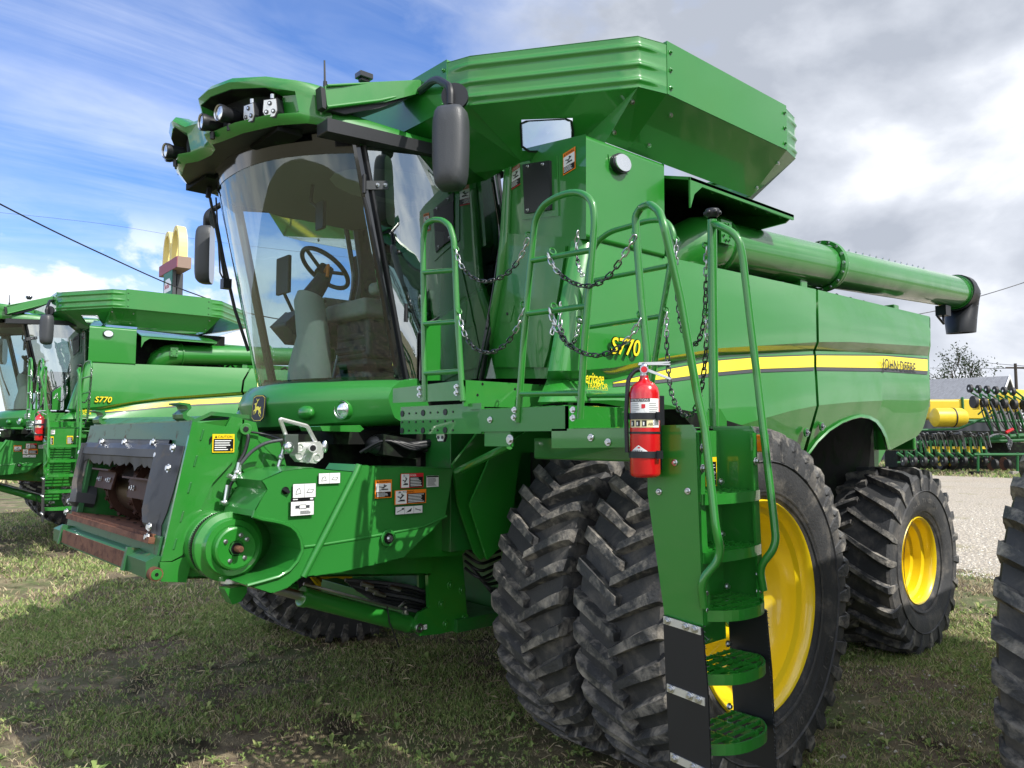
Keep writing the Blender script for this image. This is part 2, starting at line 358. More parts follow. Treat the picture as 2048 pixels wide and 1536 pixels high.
# ------------------------------------------------------------------ decals
def decal(b, px, Y=None, X=None, kind='white', off=.004, ax=None, hdr=None, fn=None):
    """px = left, top, right, bottom in the photo on the plane given; kind picks the sticker"""
    l, t_, r, bt = px
    if fn is None: fn = (lambda x, y: U(x, y, Y=Y)) if Y is not None else (lambda x, y: U(x, y, X=X))
    P0, P1, P2 = fn(l, bt), fn(r, bt), fn(l, t_)
    if Y is not None: u = V(-1, 0, 0); n = V(0, 1, 0)
    elif X is not None: u = V(0, 1, 0); n = V(1, 0, 0)
    else: u, n = ax
    v = V(0, 0, 1) if ax is None else n.cross(u)
    c = (fn((l+r)/2, (t_+bt)/2)); w = abs((P1-P0).dot(u)); h = abs((P2-P0).dot(v)); o = c-u*w/2-v*h/2+n*off
    sticker(b, o, u, v, n, w, h, kind)
def sticker(b, o, u, v, n, w, h, kind):
    def rect(x0, y0, x1, y1, m, z=0): b.add([o+u*x*w+v*y*h+n*z for x, y in ((x0,y0),(x1,y0),(x1,y1),(x0,y1))], [(0,1,2,3)], m)
    def poly(pts, m, z): b.add([o+u*x*w+v*y*h+n*z for x, y in pts], [tuple(range(len(pts)))], m)
    def lines(x0, y0, x1, y1, k, m, z):
        for i in range(k):
            yy = y1-(y1-y0)*(i+.3)/k; e = x1-(x1-x0)*random.uniform(0, .35)
            rect(x0, yy-(y1-y0)*.42/k, e, yy, m, z)
    def fig(x0, y0, x1, y1, m, z):        # a small falling figure and a wedge, as on the pictograms
        X = lambda a: x0+(x1-x0)*a; Y = lambda a: y0+(y1-y0)*a
        poly([(X(.1), Y(.15)), (X(.9), Y(.15)), (X(.85), Y(.3)), (X(.45), Y(.32))], m, z)
        poly([(X(.3), Y(.4)), (X(.45), Y(.36)), (X(.8), Y(.72)), (X(.68), Y(.8))], m, z)
        poly([(X(.1), Y(.55)), (X(.4), Y(.5)), (X(.42), Y(.56)), (X(.12), Y(.66))], m, z)
        poly([(X(.5), Y(.72)), (X(.62), Y(.72)), (X(.62), Y(.88)), (X(.5), Y(.88))], m, z)
    def word(s, x, y, size, m, z, sq=1.0):
        b.text(s, o+u*x*w+v*y*h+n*z, u, v, size*h, m, squash=sq)
    z = .0012
    if kind in ('caution', 'warning', 'danger', 'cautionv', 'warningv', 'dangerv'):
        m = {'c': YD, 'w': OR, 'd': RDD}[kind[0]]; tall = kind[-1] == 'v'
        rect(0, 0, 1, 1, m)
        t = kind.rstrip('v').upper()
        hh = .2 if tall else .26
        tx = DB if kind[0] != 'd' else WH
        tw = textw(t); size = min(hh*.8, .66*w/(tw*h))
        word(t, .24, 1-hh*.78, size, tx, z)
        poly([(.10, 1-hh*.80), (.21, 1-hh*.80), (.155, 1-hh*.22)], tx, z)
        if tall:
            rect(.06, .34, .94, 1-hh, WH, z); fig(.15, .38, .85, .98-hh, DB, z*2)
            rect(.06, .05, .94, .33, DB, z); lines(.10, .07, .82, .31, 4, WH, z*2)
        elif kind == 'caution':
            rect(.05, .06, .95, 1-hh, DB, z); lines(.10, .10, .86, .96-hh, 5, WH, z*2); rect(.82, .10, .90, .2, YD, z*3)
        else:
            rect(.03, .04, .37, (.96 if kind == 'danger' else .96), WH, z); fig(.05, .1, .35, .85, DB, z*2)
            rect(.39, .05, .97, 1-hh, DB, z); lines(.42, .08, .93, .97-hh, 6, WH, z*2)
    elif kind == 'cautext':
        rect(0, 0, 1, 1, YD); rect(.07, .04, .93, .84, DB, z); lines(.12, .06, .86, .80, 16, WH, z*2); word('CAUTION', .26, .88, .075, DB, z, .62)
    elif kind == 'white':
        rect(0, 0, 1, 1, DB); rect(.02, .02, .98, .98, WH, z)
        rect(.495, .03, .505, .97, GR, 2*z)
        poly([(.12, .25), (.36, .3), (.3, .7), (.18, .62)], GR, 2*z); poly([(.14, .29), (.33, .33), (.28, .64), (.2, .58)], WH, 3*z)
        poly([(.58, .35), (.82, .3), (.9, .55), (.68, .62)], GR, 2*z); poly([(.61, .38), (.80, .34), (.86, .52), (.69, .58)], WH, 3*z)
    elif kind == 'shaft':
        rect(0, 0, 1, 1, DB); rect(.02, .02, .98, .8, WH, z); rect(.1, .9, .3, .95, WH, z); rect(.82, .88, .95, .97, WH, z)
        rect(.2, .42, .35, .58, GR, 2*z); rect(.35, .38, .65, .62, GR, 2*z); rect(.37, .41, .63, .59, WH, 3*z); rect(.65, .42, .8, .58, GR, 2*z); lines(.4, .08, .9, .28, 5, GR, 2*z)
    elif kind == 'three':
        rect(0, 0, 1, 1, DB); rect(.01, .03, .99, .97, WH, z)
        for k in (1, 2): rect(k/3-.004, .03, k/3+.004, .97, GR, 2*z)
        poly([(.05, .35), (.26, .68), (.28, .62), (.07, .3)], DB, 2*z); rect(.23, .6, .31, .8, DB, 2*z)
        poly([(.38, .2), (.6, .75), (.56, .3)], DB, 2*z); poly([(.72, .7), (.94, .3), (.93, .25), (.71, .65)], DB, 2*z); poly([(.72, .5), (.94, .5), (.94, .45), (.72, .45)], GR, 2*z)
    elif kind == 'textsheet':
        rect(0, 0, 1, 1, WH); rect(.02, .86, .98, .98, DB, z); lines(.06, .1, .94, .8, 9, GR, z)
def deer(b, o, u, v, n, s):                # leaping deer badge: black shield, yellow rim and animal
    o, u, v, n = V(o), V(u), V(v), V(n)
    def pl(pts, m, z, k=1): b.add([o+u*x*s*k+v*y*s*k+n*z for x, y in pts], [tuple(range(len(pts)))], m)
    sh = [(-.36,.42),(-.2,.5),(.2,.5),(.36,.42),(.38,.1),(.36,-.36),(.2,-.48),(-.2,-.48),(-.36,-.36),(-.38,.1)]
    b.prism([o+u*x*s*1.12+v*y*s*1.1 for x, y in sh], n*.006, BK); pl(sh, YS, .0065, 1.04); pl(sh, DB, .007, 1.0)
    Z = .0078
    for q in ([(-.20,-.02),(-.16,.08),(.04,.08),(.14,.02),(.18,-.08),(.10,-.14),(-.02,-.06),(-.16,-.10)],      # body
              [(-.20,-.02),(-.16,.08),(-.10,.22),(-.16,.24),(-.22,.16)],                                   # neck
              [(-.10,.22),(-.16,.24),(-.28,.20),(-.27,.17),(-.19,.16)],                                     # head
              [(-.13,.23),(-.06,.40),(-.04,.40),(-.09,.22)], [(-.10,.30),(-.18,.41),(-.16,.42),(-.08,.32)], [(-.07,.34),(.02,.42),(.03,.40),(-.05,.31)],
              [(-.20,-.02),(-.16,-.10),(-.28,-.14),(-.30,-.10)], [(-.30,-.10),(-.27,-.14),(-.22,-.26),(-.25,-.26)], [(-.16,-.10),(-.08,-.08),(-.16,-.22),(-.20,-.20)],
              [(.10,-.14),(.18,-.08),(.24,-.20),(.19,-.22)], [(.19,-.22),(.24,-.20),(.16,-.34),(.13,-.32)], [(.06,-.10),(.12,-.13),(.10,-.26),(.06,-.24)], [(.06,-.24),(.10,-.26),(.24,-.36),(.22,-.38)],
              [(.14,.02),(.16,.08),(.20,.03),(.18,-.02)]): pl(q, YS, Z, .95)
def chain(b, P, link=.042, r=.0036, zinc=4):
    P = [V(p) for p in P]
    pts = []                                          # smooth the polyline
    for i in range(len(P)-1):
        p0, p1, p2, p3 = P[max(i-1, 0)], P[i], P[i+1], P[min(i+2, len(P)-1)]
        for k in range(12):
            t = k/12; pts.append(.5*((2*p1)+(p2-p0)*t+(2*p0-5*p1+4*p2-p3)*t*t+(3*p1-p0-3*p2+p3)*t**3))
    pts.append(P[-1])
    ln = [0]
    for i in range(1, len(pts)): ln.append(ln[-1]+(pts[i]-pts[i-1]).length)
    step = link*.74; n = max(2, int(ln[-1]/step)); step = ln[-1]/n
    def at(s):
        s = min(max(s, 0), ln[-1])
        for i in range(1, len(ln)):
            if s <= ln[i]: return pts[i-1].lerp(pts[i], (s-ln[i-1])/max(1e-9, ln[i]-ln[i-1]))
        return pts[-1]
    for k in range(n):
        a, c = at(k*step), at((k+1)*step); m = (a+c)/2; d = (c-a).normalized(); e = d.cross(V(0,0,1))
        if e.length < .1: e = V(1,0,0)
        e.normalize(); g = d.cross(e); sd_ = (e*.8+g*.6) if k % 2 else (g*.8-e*.6)
        lp = []
        for j in range(12):
            t = 2*math.pi*j/12; lp.append(m+d*(math.cos(t)*link*.26+(.24*link if math.cos(t) > 0 else -.24*link))+sd_*math.sin(t)*link*.25)
        b.tube(lp, r, ZN if k < zinc or k >= n-zinc else CHN, 6, closed=True)
def ring(b, c, r, n, m=G, t=.0045):
    c, n = V(c), V(n).normalized(); e = n.orthogonal().normalized(); g = n.cross(e)
    b.tube([c+e*r*math.cos(a)+g*r*math.sin(a) for a in [2*math.pi*k/16 for k in range(16)]], t, m, 6, closed=True)
# ------------------------------------------------------------------ the combine harvester
YC = -.42                                     # its centre line
def my(y): return 2*YC-y
def mir(p): return V(p[0], my(p[1]), p[2])
def resamp(poly, xs):                          # z and y along a polyline given as (x, z) sorted by falling x
    P = sorted([(p.x, p.z) for p in poly]); return np.interp(xs, [a for a, _ in P], [b for _, b in P])
def make_combine():
    root = empty('combine_harvester')
    # ---- wheels
    RF = .952
    ax = .925
    for y, sd_, dish, ph, wds in ((1.93, 1, .36, .2, [(200, 'RADIAL 520/85R42')]), (1.31, 1, .10, .55, None)):
        wheel(root, (0, y, ax), RF, .52, .555, 36, 1, sd_, dish, .05, phase=ph, words=wds)
        wheel(root, (0, my(y), ax), RF, .52, .555, 36, 1, -sd_, dish, .05, phase=ph+.3)
    wheel(root, (-3.42, 1.34, .76), .80, .68, .365, 22, -1, 1, .24, .055, phase=.3, words=[(62, 'MAXI TRACTION')])
    wheel(root, (-3.42, my(1.34), .76), .80, .68, .365, 22, -1, -1, .24, .055, phase=.1)
    b = B()
    b.cyl((0, 2.0, ax), (0, my(2.0), ax), .13, GD, 24); b.box((-.25, -1.6, .62), (.25, .8, 1.12), GD)
    for y in (1.6, my(1.6)): b.cyl((0, y-.2, ax), (0, y+.2, ax), .2, YL, 24)
    b.build('axle', root, bev=.01); b = B()
    b.cyl((-3.42, 1.1, .76), (-3.42, my(1.1), .76), .09, GD, 16); b.box((-3.55, -1.3, .68), (-3.3, .5, .95), GD)
    b.build('axle', root, bev=.01)
    # ---- inner chassis, dark
    b = B()
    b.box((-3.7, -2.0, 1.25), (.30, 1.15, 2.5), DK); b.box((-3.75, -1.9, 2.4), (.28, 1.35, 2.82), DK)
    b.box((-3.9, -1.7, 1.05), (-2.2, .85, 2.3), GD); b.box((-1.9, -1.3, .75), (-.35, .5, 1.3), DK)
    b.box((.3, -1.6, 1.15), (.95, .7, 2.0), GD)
    for k in range(14):
        x = random.uniform(-2.2, .2); z = random.uniform(1.0, 1.6); b.tube([(x, 1.15, z), (x+.3, 1.22, z+.2), (x+.5, 1.15, z+.1)], .015, BK, 6)
    b.build('chassis', root, bev=.01)
    # pale rear cleaning chute seen through the rear arch, with its two stickers
    b = B()
    A = [U(1745, 862, Y=1.1), U(1790, 862, Y=1.1), U(1740, 965, Y=1.1), U(1700, 985, Y=1.1), U(1690, 930, Y=1.1), U(1700, 880, Y=1.1)]
    b.prism(A, (0, -1.0, 0), GP)
    for x in (1718, 1732): decal(b, (x-6, 914, x+6, 932), Y=1.1, kind='warningv')
    b.build('rear_chute', root, bev=.01)
    # under the cab: dark backing boxes put in for the shadowy void
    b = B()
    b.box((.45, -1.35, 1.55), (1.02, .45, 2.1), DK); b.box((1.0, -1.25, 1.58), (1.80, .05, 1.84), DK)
    b.build('machine_front_backing', root)
    # ---- side panels: rows read from the photo, each row on its own vertical plane
    yT, yA, yB, yD, yE, yM, yN = 1.58, 1.66, 1.60, 1.69, 1.58, 1.648, 1.662
    ROW = {'top': ([(1190,481),(1407,530),(1634,579),(1859,633)], yT), 'la': ([(1146,742),(1230,735),(1332,714),(1430,697),(1636,684),(1704,684),(1859,693)], yA),
           'tm': ([(1168,611),(1317,616),(1430,624),(1635,631),(1859,663)], yM),
           'bm': ([(1135,781),(1230,778),(1336,769),(1430,777),(1475,782),(1580,763),(1632,757),(1704,754),(1857,755)], yN),
           'lb': ([(1143,760),(1230,757),(1332,728),(1430,712),(1629,702),(1704,704),(1856,712)], yB),
           'cr': ([(1128,802),(1230,800),(1340,810),(1410,838),(1475,852),(1580,822),(1634,811),(1704,804),(1858,797)], yD),
           'bF': ([(1126,804),(1200,806),(1268,818),(1340,838),(1400,862),(1475,900),(1540,925),(1604,917)], yE),
           'bR': ([(1608,919),(1622,905),(1636,885),(1660,862),(1685,846),(1705,838),(1722,834),(1738,837),(1752,845),(1762,858),(1770,875),(1776,899),(1779,901),(1810,885),(1835,872),(1847,856),(1858,815)], yE)}
    def ybot(px, py): return yD-.13*min(1, max(0, (py-float(np.interp(px, [p[0] for p in ROW['cr'][0]], [p[1] for p in ROW['cr'][0]])))/115))
    def rowpt(k, px, dy=0):
        P, y = ROW[k]
        if k in ('bF', 'bR'): py = float(np.interp(px, [p[0] for p in P], [p[1] for p in P])); return U(px, py, Y=ybot(px, py)+dy)
        return U(px, float(np.interp(px, [p[0] for p in P], [p[1] for p in P])), Y=y+dy)
    def onside(px, py, off=0):                       # a point on the pressed face: between the rows above and below it
        R_ = [(float(np.interp(px, [p[0] for p in ROW[k][0]], [p[1] for p in ROW[k][0]])), ROW[k][1]) for k in ('top', 'tm', 'la', 'lb', 'bm', 'cr')]
        for (p0, y0), (p1, y1) in zip(R_, R_[1:]):
            if py <= p1: return U(px, py, Y=y0+(y1-y0)*(py-p0)/(p1-p0)+off)
        return U(px, py, Y=yD+off)
    def build_side(side):
        fl = (lambda p: p) if side > 0 else mir
        def panel(keys, px0, px1, n, corner):
            rows = []
            for k, a, c in zip(keys, px0, px1):
                row = [rowpt(k, a+(c-a)*j/n) for j in range(n+1)]
                if corner: p = row[0]; row = [V(p.x+.09*math.sin(t), p.y-.09*(1-math.cos(t)), p.z) for t in [math.pi/2*j/6 for j in range(6, 0, -1)]]+row
                rows.append([fl(p) for p in row])
            b = B(); b.grid(rows, G, flip=(side > 0)); return b, rows
        b, _ = panel(('top', 'tm', 'la', 'lb', 'bm', 'cr', 'bF'), (1190, 1168, 1146, 1143, 1135, 1128, 1126) if side > 0 else (1340,)*7, (1632, 1632, 1633, 1626, 1630, 1633, 1602), 40, side > 0)
        pF = b.build('side_panel', root, smooth=24, solid=.02)
        b, rows = panel(('top', 'tm', 'la', 'lb', 'bm', 'cr', 'bR'), (1636, 1637, 1638, 1631, 1635, 1638, 1609), (1859, 1859, 1859, 1856, 1857, 1858, 1858), 60, False)
        e = [r[-1] for r in rows]; b.grid([e, [p+V(-.03, -.25*side, 0) for p in e]], G, flip=(side > 0))
        pR = b.build('side_panel', root, smooth=24, solid=.02)
        b = B(); ap = ROW['bR'][0][:12]; cx_, cy_ = 1700, 905
        def po(k, dy): return [fl(U(cx_+(x-cx_)*k, cy_+(y-cy_)*k, Y=ybot(x, y)+dy)) for x, y in ap]
        b.grid([po(1.09, -.004), po(1.07, .018), po(1.0, .028), po(.975, .012), po(.97, -.16)], G, flip=(side < 0)); b.build('arch_lip', pR, smooth=50)
        def strip(pt, pb, m, off, nm, par, x0, x1, n=40):
            out = [[fl(onside(x, float(np.interp(x, [q[0] for q in P], [q[1] for q in P])), off)) for x in np.linspace(x0, x1, n)] for P in (pt, pb)]
            b = B(); b.grid(out, m, flip=(side > 0)); return b.build(nm, par, smooth=0)
        yt = [(1225,766),(1260,758),(1340,738),(1430,722),(1512,715),(1629,711),(1768,712),(1855,719)]
        yb = [(1225,767),(1260,764),(1340,757),(1430,745),(1505,738),(1632,734),(1768,736),(1855,742)]
        bt = [(a, c-2.5) for a, c in yt]; bb = [(a, c+7) for a, c in yb]
        for (p0, p1, par) in ((1226, 1628, pF), (1633, 1855, pR)):
            strip(bt, bb, GR, .006, 'stripe_edge', par, p0, p1); strip(yt, yb, YS, .009, 'stripe', par, p0, p1)
        def lt(txt, px, py, px2, sz, m, par, nm, off=.012, shear=0, out=None, h=None):
            b = B(); o, q = onside(px, py, off), onside(px2, py, off); w = abs(q.x-o.x); sq = w/(textw(txt)*sz)
            u = V(-1, 0, 0); lo = o
            if side < 0: lo = V(q.x, my(o.y), o.z); u = V(1, 0, 0)
            if out:
                for dx, dz in ((-1,0),(1,0),(0,1),(0,-1),(-.7,-.7),(.7,.7),(-.7,.7),(.7,-.7)): b.text(txt, lo+u*dx*out+V(0, -.005*side, dz*out), u, (0,0,1), sz, BK if m is YS else YS, shear, squash=sq)
            b.text(txt, lo, u, (0,0,1), sz, m, shear, squash=sq); return b.build(nm, par, smooth=0)
        lt('S770', 1221, 706, 1279, .125, YS, pF, 'model_lettering', .03, .2, .0045)
        lt('Heritage', 1159, 764, 1208, .080, YS, pF, 'dealer_lettering', .05, .4); lt('TRACTOR', 1175, 776, 1217, .040, YS, pF, 'dealer_lettering', .05)
        lt('_______', 1175, 777, 1217, .030, YS, pF, 'dealer_lettering', .05)
        lt('JOHN DEERE', 1766, 738, 1831, .128, DB, pR, 'brand_lettering', .016, 0)
        for x, y in ((1611, 865), (1642, 853)):
            b = B(); c = fl(U(x, y, Y=1.66)); b.cyl(c, c+V(0, .012*side, 0), .032, G, 20); b.cyl(c+V(0, .012*side, 0), c+V(0, .015*side, 0), .025, BG, 20); b.bolt(c+V(0, .015*side, 0), (0, side, 0), ZN, .009)
            b.build('latch', pR)
    build_side(1); build_side(-1)
    # rear wall between the two sides
    b = B(); b.box((-3.92, my(1.45), 1.7), (-3.86, 1.45, 2.85), G); b.box((-3.88, -1.4, 1.5), (-3.8, .9, 2.2), DK); b.build('rear_hood', root, bev=.02)
    # engine deck
    b = B(); b.box((-3.8, -2.0, 2.80), (.28, 1.4, 2.88), DK); b.box((-2.4, -1.9, 2.86), (-1.3, .9, 3.4), G)
    b.box((-3.7, -1.7, 2.86), (-2.5, .6, 3.1), G)
    for k in range(9): x = -1.0-k*.25; b.tube([(x, 1.3, 2.95), (x-.05, 1.38, 3.0), (x-.15, 1.3, 2.94)], .02, BK, 6)
    b.build('engine_deck', root, bev=.02)
    # ---- grain tank
    zt, zb = 4.034, 3.745
    half = [(1.059, .793), (1.01, .944), (.463, 1.74), (.273, 1.79), (-1.036, 1.79), (-1.229, 1.75), (-2.0, .86), (-2.05, .70)]
    oct_ = [V(1.059, my(.793))]+[V(*p) for p in half]+[V(x, my(y)) for x, y in half[::-1]][:-1]
    oct_ = [V(p[0], p[1], 0) for p in oct_]
    ctr = V(-.55, YC, 0)
    # corrugated corners: pressed ribs fade out towards their ends
    te = None
    def corr(i0, name='tank_corner_panel'):
        P = [oct_[(i0+k) % 16] for k in range(4)]
        path = []; wgt = []
        for k in range(3):
            for t in [j/8 for j in range(8)]: path.append(P[k].lerp(P[k+1], t)); wgt.append(1 if k == 1 else (t if k == 0 else 1-t))
        path.append(P[3]); wgt.append(0)
        H = zt-zb; rows = []; NN = 34
        for j in range(NN+1):
            q = j/NN; z = zb+H*q; row = []
            rib = 0
            for c in (.14, .45, .80): rib = max(rib, math.exp(-((q-c)/.05)**2))
            for p, w_ in zip(path, wgt):
                d = (p-ctr).normalized(); row.append(V(p.x, p.y, z)+d*(.013*rib*min(1, w_*1.6)+.002))
            rows.append(row)
        b = B(); b.grid(rows, G); b.grid([[p+V(0,0,.001) for p in rows[-1]], [p+V(0,0,.001)-(V(p.x, p.y, 0)-ctr).normalized()*.05 for p in rows[-1]]], G)
        return b
    ext = B()
    for i in (1, 5, 9, 13):
        pass
    parts = []
    for a, b_ in ((0, 1), (4, 5), (8, 9), (12, 13)):
        p, q = oct_[a], oct_[b_]; b = B(); d = ((p+q)/2-ctr).normalized(); d = V(round(d.x), round(d.y), 0)
        b.prism([V(p.x, p.y, zb)+d*.006, V(q.x, q.y, zb)+d*.006, V(q.x, q.y, zt)+d*.006, V(p.x, p.y, zt)+d*.006], -d*.016, G)
        b.prism([V(p.x, p.y, zt)+d*.006, V(q.x, q.y, zt)+d*.006, V(q.x, q.y, zt+.018)+d*.006, V(p.x, p.y, zt+.018)+d*.006], -d*.05, G)
        e = (q-p).normalized()
        for z in (zb+.04, (zb+zt)/2, zt-.04):
            for s_, o_ in ((p, 1), (q, -1)): b.bolt(V(s_.x, s_.y, z)+e*o_*.03+d*.006, d, G, .011)
        parts.append(b.build('tank_side_panel', root, bev=.003))
    for i in (1, 5, 9, 13): parts.append(corr(i).build('tank_corner_panel', root, smooth=50, solid=.006))
    # hopper shell, open at the top, with a window in its front wall
    base = []
    for p in oct_:
        x = p.x; y = p.y
        bx = min(max(x, -1.06), .60 if y > .75 else .15); by = min(max(y, -1.25), 1.50)
        base.append(V(bx, by, 3.50))
    b = B(); up_ = [V(p.x, p.y, zb) for p in oct_]; n = 16
    inn = [p-(p-V(ctr.x, ctr.y, p.z)).normalized()*.0 for p in up_]
    wq = [U(1047, 240, X=.8), U(1143, 237, X=.8), U(1143, 292, X=.8), U(1047, 292, X=.8)]
    for i in range(16):
        j = (i+1) % 16
        if i in (0, 2): continue
        b.add([up_[i], up_[j], base[j], base[i]], [(0,3,2,1)], G)
    # front wall (between oct 0 and 1) with the window hole at the left
    A0, A1, C1, C0 = up_[0], up_[1], base[1], base[0]
    def fw_(s, t): return A0.lerp(A1, s).lerp(C0.lerp(C1, s), t)
    def par(px, py):                                   # where a photo ray meets the sloping front wall
        nrm = (A1-A0).cross(C0-A0); d = FW*F+r_*(px-CX)+UP*(CY-py); P = CAM+d*((A0-CAM).dot(nrm)/d.dot(nrm))
        t = (A0.z-P.z)/(A0.z-C0.z); s = (P.y-A0.lerp(C0, t).y)/(A1.lerp(C1, t).y-A0.lerp(C0, t).y); return s, t
    b.add([A0, A1, C1, C0], [(0,3,2,1)], G)
    for i in (4, 5, 12, 13, 3): 
        for t in (.25, .8): 
            p = up_[i].lerp(base[i], t); q = up_[(i+1) % 16].lerp(base[(i+1) % 16], t); m_ = p.lerp(q, .1); nn = (up_[(i+1) % 16]-up_[i]).cross(base[i]-up_[i]).normalized(); b.bolt(m_, -nn if nn.z > 0 else nn, ZN, .010)
    A0, A1, C1, C0 = up_[2], up_[3], base[3], base[2]
    nrm = (A1-A0).cross(C0-A0).normalized(); nrm = nrm if nrm.dot(CAM-A0) > 0 else -nrm
    def onw(px, py, o=0): d = FW*F+r_*(px-CX)+UP*(CY-py); return CAM+d*((A0-CAM).dot(nrm)/d.dot(nrm))+nrm*o
    w4 = [onw(1043, 238), onw(1146, 235), onw(1146, 301), onw(1045, 301)]; o4 = [A0, A1, C1, C0]
    b.add(o4+w4, [(0,1,5,4),(1,2,6,5),(2,3,7,6),(3,0,4,7)], G)
    hop = b.build('grain_tank_hopper', root, smooth=0, solid=.008)
    # window in the chamfered wall nearest the ladder: the wall is built round the hole
    q = [onw(x, y, .012) for x, y in ((1046,290),(1044,246),(1056,241),(1130,237),(1141,241),(1144,262),(1144,300),(1060,300))]
    qc = sum(q, V(0,0,0))/8
    b = B(); b.grid([[p+(p-qc).normalized()*.014 for p in q], [p-(p-qc).normalized()*.004 for p in q]], BK, closed=True)
    b.add(q, [tuple(range(8))], GLT)
    b.build('tank_window', hop)
    # housing below the hopper: box with vent screen, stickers and side lamp
    b = B(); yb_ = 1.60
    c0, c1, c2, c3 = U(1172, 268, Y=yb_), U(1328, 324, Y=yb_), U(1330, 510, Y=yb_), U(1172, 478, Y=yb_)
    xF = c0.x; z0, z1 = c3.z, c0.z
    xi = .95
    P = [V(xF, .62, z1+.06), V(xF, yb_, z1), V(c1.x, yb_, z1), V(c1.x, .62, z1+.06)]
    pr = [V(xF-.06, .72, 2.85), V(xF+.0, .86, 3.47), V(xF, yb_-.03, z1), V(xF, yb_, z1-.03), V(xF, yb_, z0), V(xF, .9, z0)]
    fw2 = lambda x, y, o=0: UW(x, y, c0, WN, o); b.prism([fw2(1012, 306), V(*c0), V(*c3), fw2(1006, 482)], (c1.x-xF, 0, 0), G)
    hb = b.build('tank_front_housing', root, bev=.03, seg=3)
    b = B(); b.prism([V(-1.5, 1.2, 2.95), V(c1.x+.01, 1.2, 2.95), V(c1.x+.01, 1.2, 3.5), V(-1.5, 1.2, 3.5)], (0, -3.2, 0), DK); b.build('tank_wall', root)
    b = B()
    def ff(x, y): return fw2(x, y)
    q = [ff(1052, 330), ff(1106, 322), ff(1108, 420), ff(1056, 428)]
    q2 = [ff(1042, 322), ff(1116, 312), ff(1120, 432), ff(1046, 440)]
    b.prism([p+WN*.002 for p in q2], WN*.008, G); b.prism([p+WN*.010 for p in q], WN*.015, BK)
    for x, y in ((1064, 334), (1094, 330), (1064, 421), (1096, 417)): b.bolt(ff(x, y)+WN*.025, WN, ZN, .008)
    b.build('vent_screen', hb, bev=.004)
    b = B(); decal(b, (1127, 301, 1152, 344), fn=ff, ax=(V(-WN.y, WN.x, 0), WN), kind='warningv', off=.004); b.build('warning_sticker', hb, smooth=0)
    b = B(); decal(b, (1022, 332, 1044, 374), fn=ff, ax=(V(-WN.y, WN.x, 0), WN), kind='dangerv', off=.004); b.build('warning_sticker', hb, smooth=0)
    b = B(); c = U(1236, 329, Y=yb_)
    e = [c+V(math.cos(t)*.075, 0, math.sin(t)*.055) for t in [2*math.pi*k/24 for k in range(24)]]
    b.prism(e, (0, .03, 0), BK); e2 = [c+V(0, .031, 0)+(p-c)*.86 for p in e]; b.prism(e2, (0, .012, 0), LENS); b.prism([U(x, y, Y=yb_+.002) for x, y in ((1216,308),(1260,322),(1256,348),(1220,338))], (0, .003, 0), G)
    b.build('side_lamp', hb, bev=.006)
    # sloping cover over the auger elbow
    b = B()
    p = [U(1330, 400, Y=1.62), U(1345, 358, Y=1.72), U(1372, 352, Y=1.75), U(1400, 362, Y=1.75), U(1587, 426, Y=1.75), U(1587, 433, Y=1.75), U(1392, 374, Y=1.75)]
    zc = 3.33
    b.prism([V(.02, 1.2, 3.50), V(.02, 1.76, 3.335), V(-1.17, 1.76, 3.335), V(-1.17, 1.2, 3.47)], (0, 0, -.018), G)
    b.prism([V(.02, 1.76, 3.336), V(-1.17, 1.76, 3.336), V(-1.17, 1.76, 3.30), V(-.10, 1.76, 3.30), V(-.02, 1.76, 3.24), V(.02, 1.76, 3.15)], (0, -.012, 0), G)
    b.prism([V(-1.17, 1.2, 3.47), V(-1.17, 1.76, 3.33), V(-1.17, 1.70, 3.29), V(-1.17, 1.2, 3.27)], (.015, 0, 0), G)
    for k in range(7): b.bolt(V(-.1-.16*k, 1.72, 3.315), (0, .2, -1), G, .008)
    b.build('auger_cover', root, bev=.003)
    # ---- unloading auger
    b = B(); A = U(1425, 496, Y=1.45); E_ = U(1912, 585, Y=1.45); A.z = 3.10; 
    dA = (E_-A).normalized(); ra_ = .172
    J = A+dA*(((-2.18-A.x))/dA.x)
    def pos(d): return A+dA*d
    Lt = (E_-A).length; jd = (J-A).length
    b.lathe([(0, ra_-.004), (jd, ra_-.004)], A, dA, G, 56); b.lathe([(jd, ra_-.012), (Lt, ra_-.012), (Lt, ra_-.03)], A, dA, G, 56)
    b.lathe([(jd-.035, ra_), (jd-.03, ra_+.03), (jd-.012, ra_+.034), (jd+.0, ra_+.03), (jd+.012, ra_+.034), (jd+.03, ra_+.03), (jd+.035, ra_)], A, dA, G, 56)
    e = dA.orthogonal().normalized(); g = dA.cross(e)
    for k in range(16):
        a = 2*math.pi*k/16; b.bolt(pos(jd+.028)+(e*math.cos(a)+g*math.sin(a))*(ra_+.016), dA, ZN, .011); b.bolt(pos(jd-.028)+(e*math.cos(a)+g*math.sin(a))*(ra_+.016), -dA, ZN, .011)
    for k in range(14): q = pos(jd+.25+k*.13); b.bolt(q+V(0, .04, ra_-.014), (0, .2, 1), ZN, .006)
    b.lathe([(Lt-.05, ra_-.01), (Lt-.048, ra_+.004), (Lt-.03, ra_+.004), (Lt-.028, ra_-.01)], A, dA, G, 56)
    b.lathe([(0.0, ra_-.005), (.01, ra_+.02), (.03, ra_+.02), (.04, ra_-.005)], A, dA, G, 56)
    au = b.build('unloading_auger', root, smooth=35)
    b = B(); pts = [A+dA*.02, A-dA*.06+V(0,0,0), A-dA*.16+V(0,-.02,-.02), A-dA*.25+V(0,-.10,-.08), A-dA*.28+V(0,-.18,-.22), A-dA*.28+V(0,-.2,-.36)]
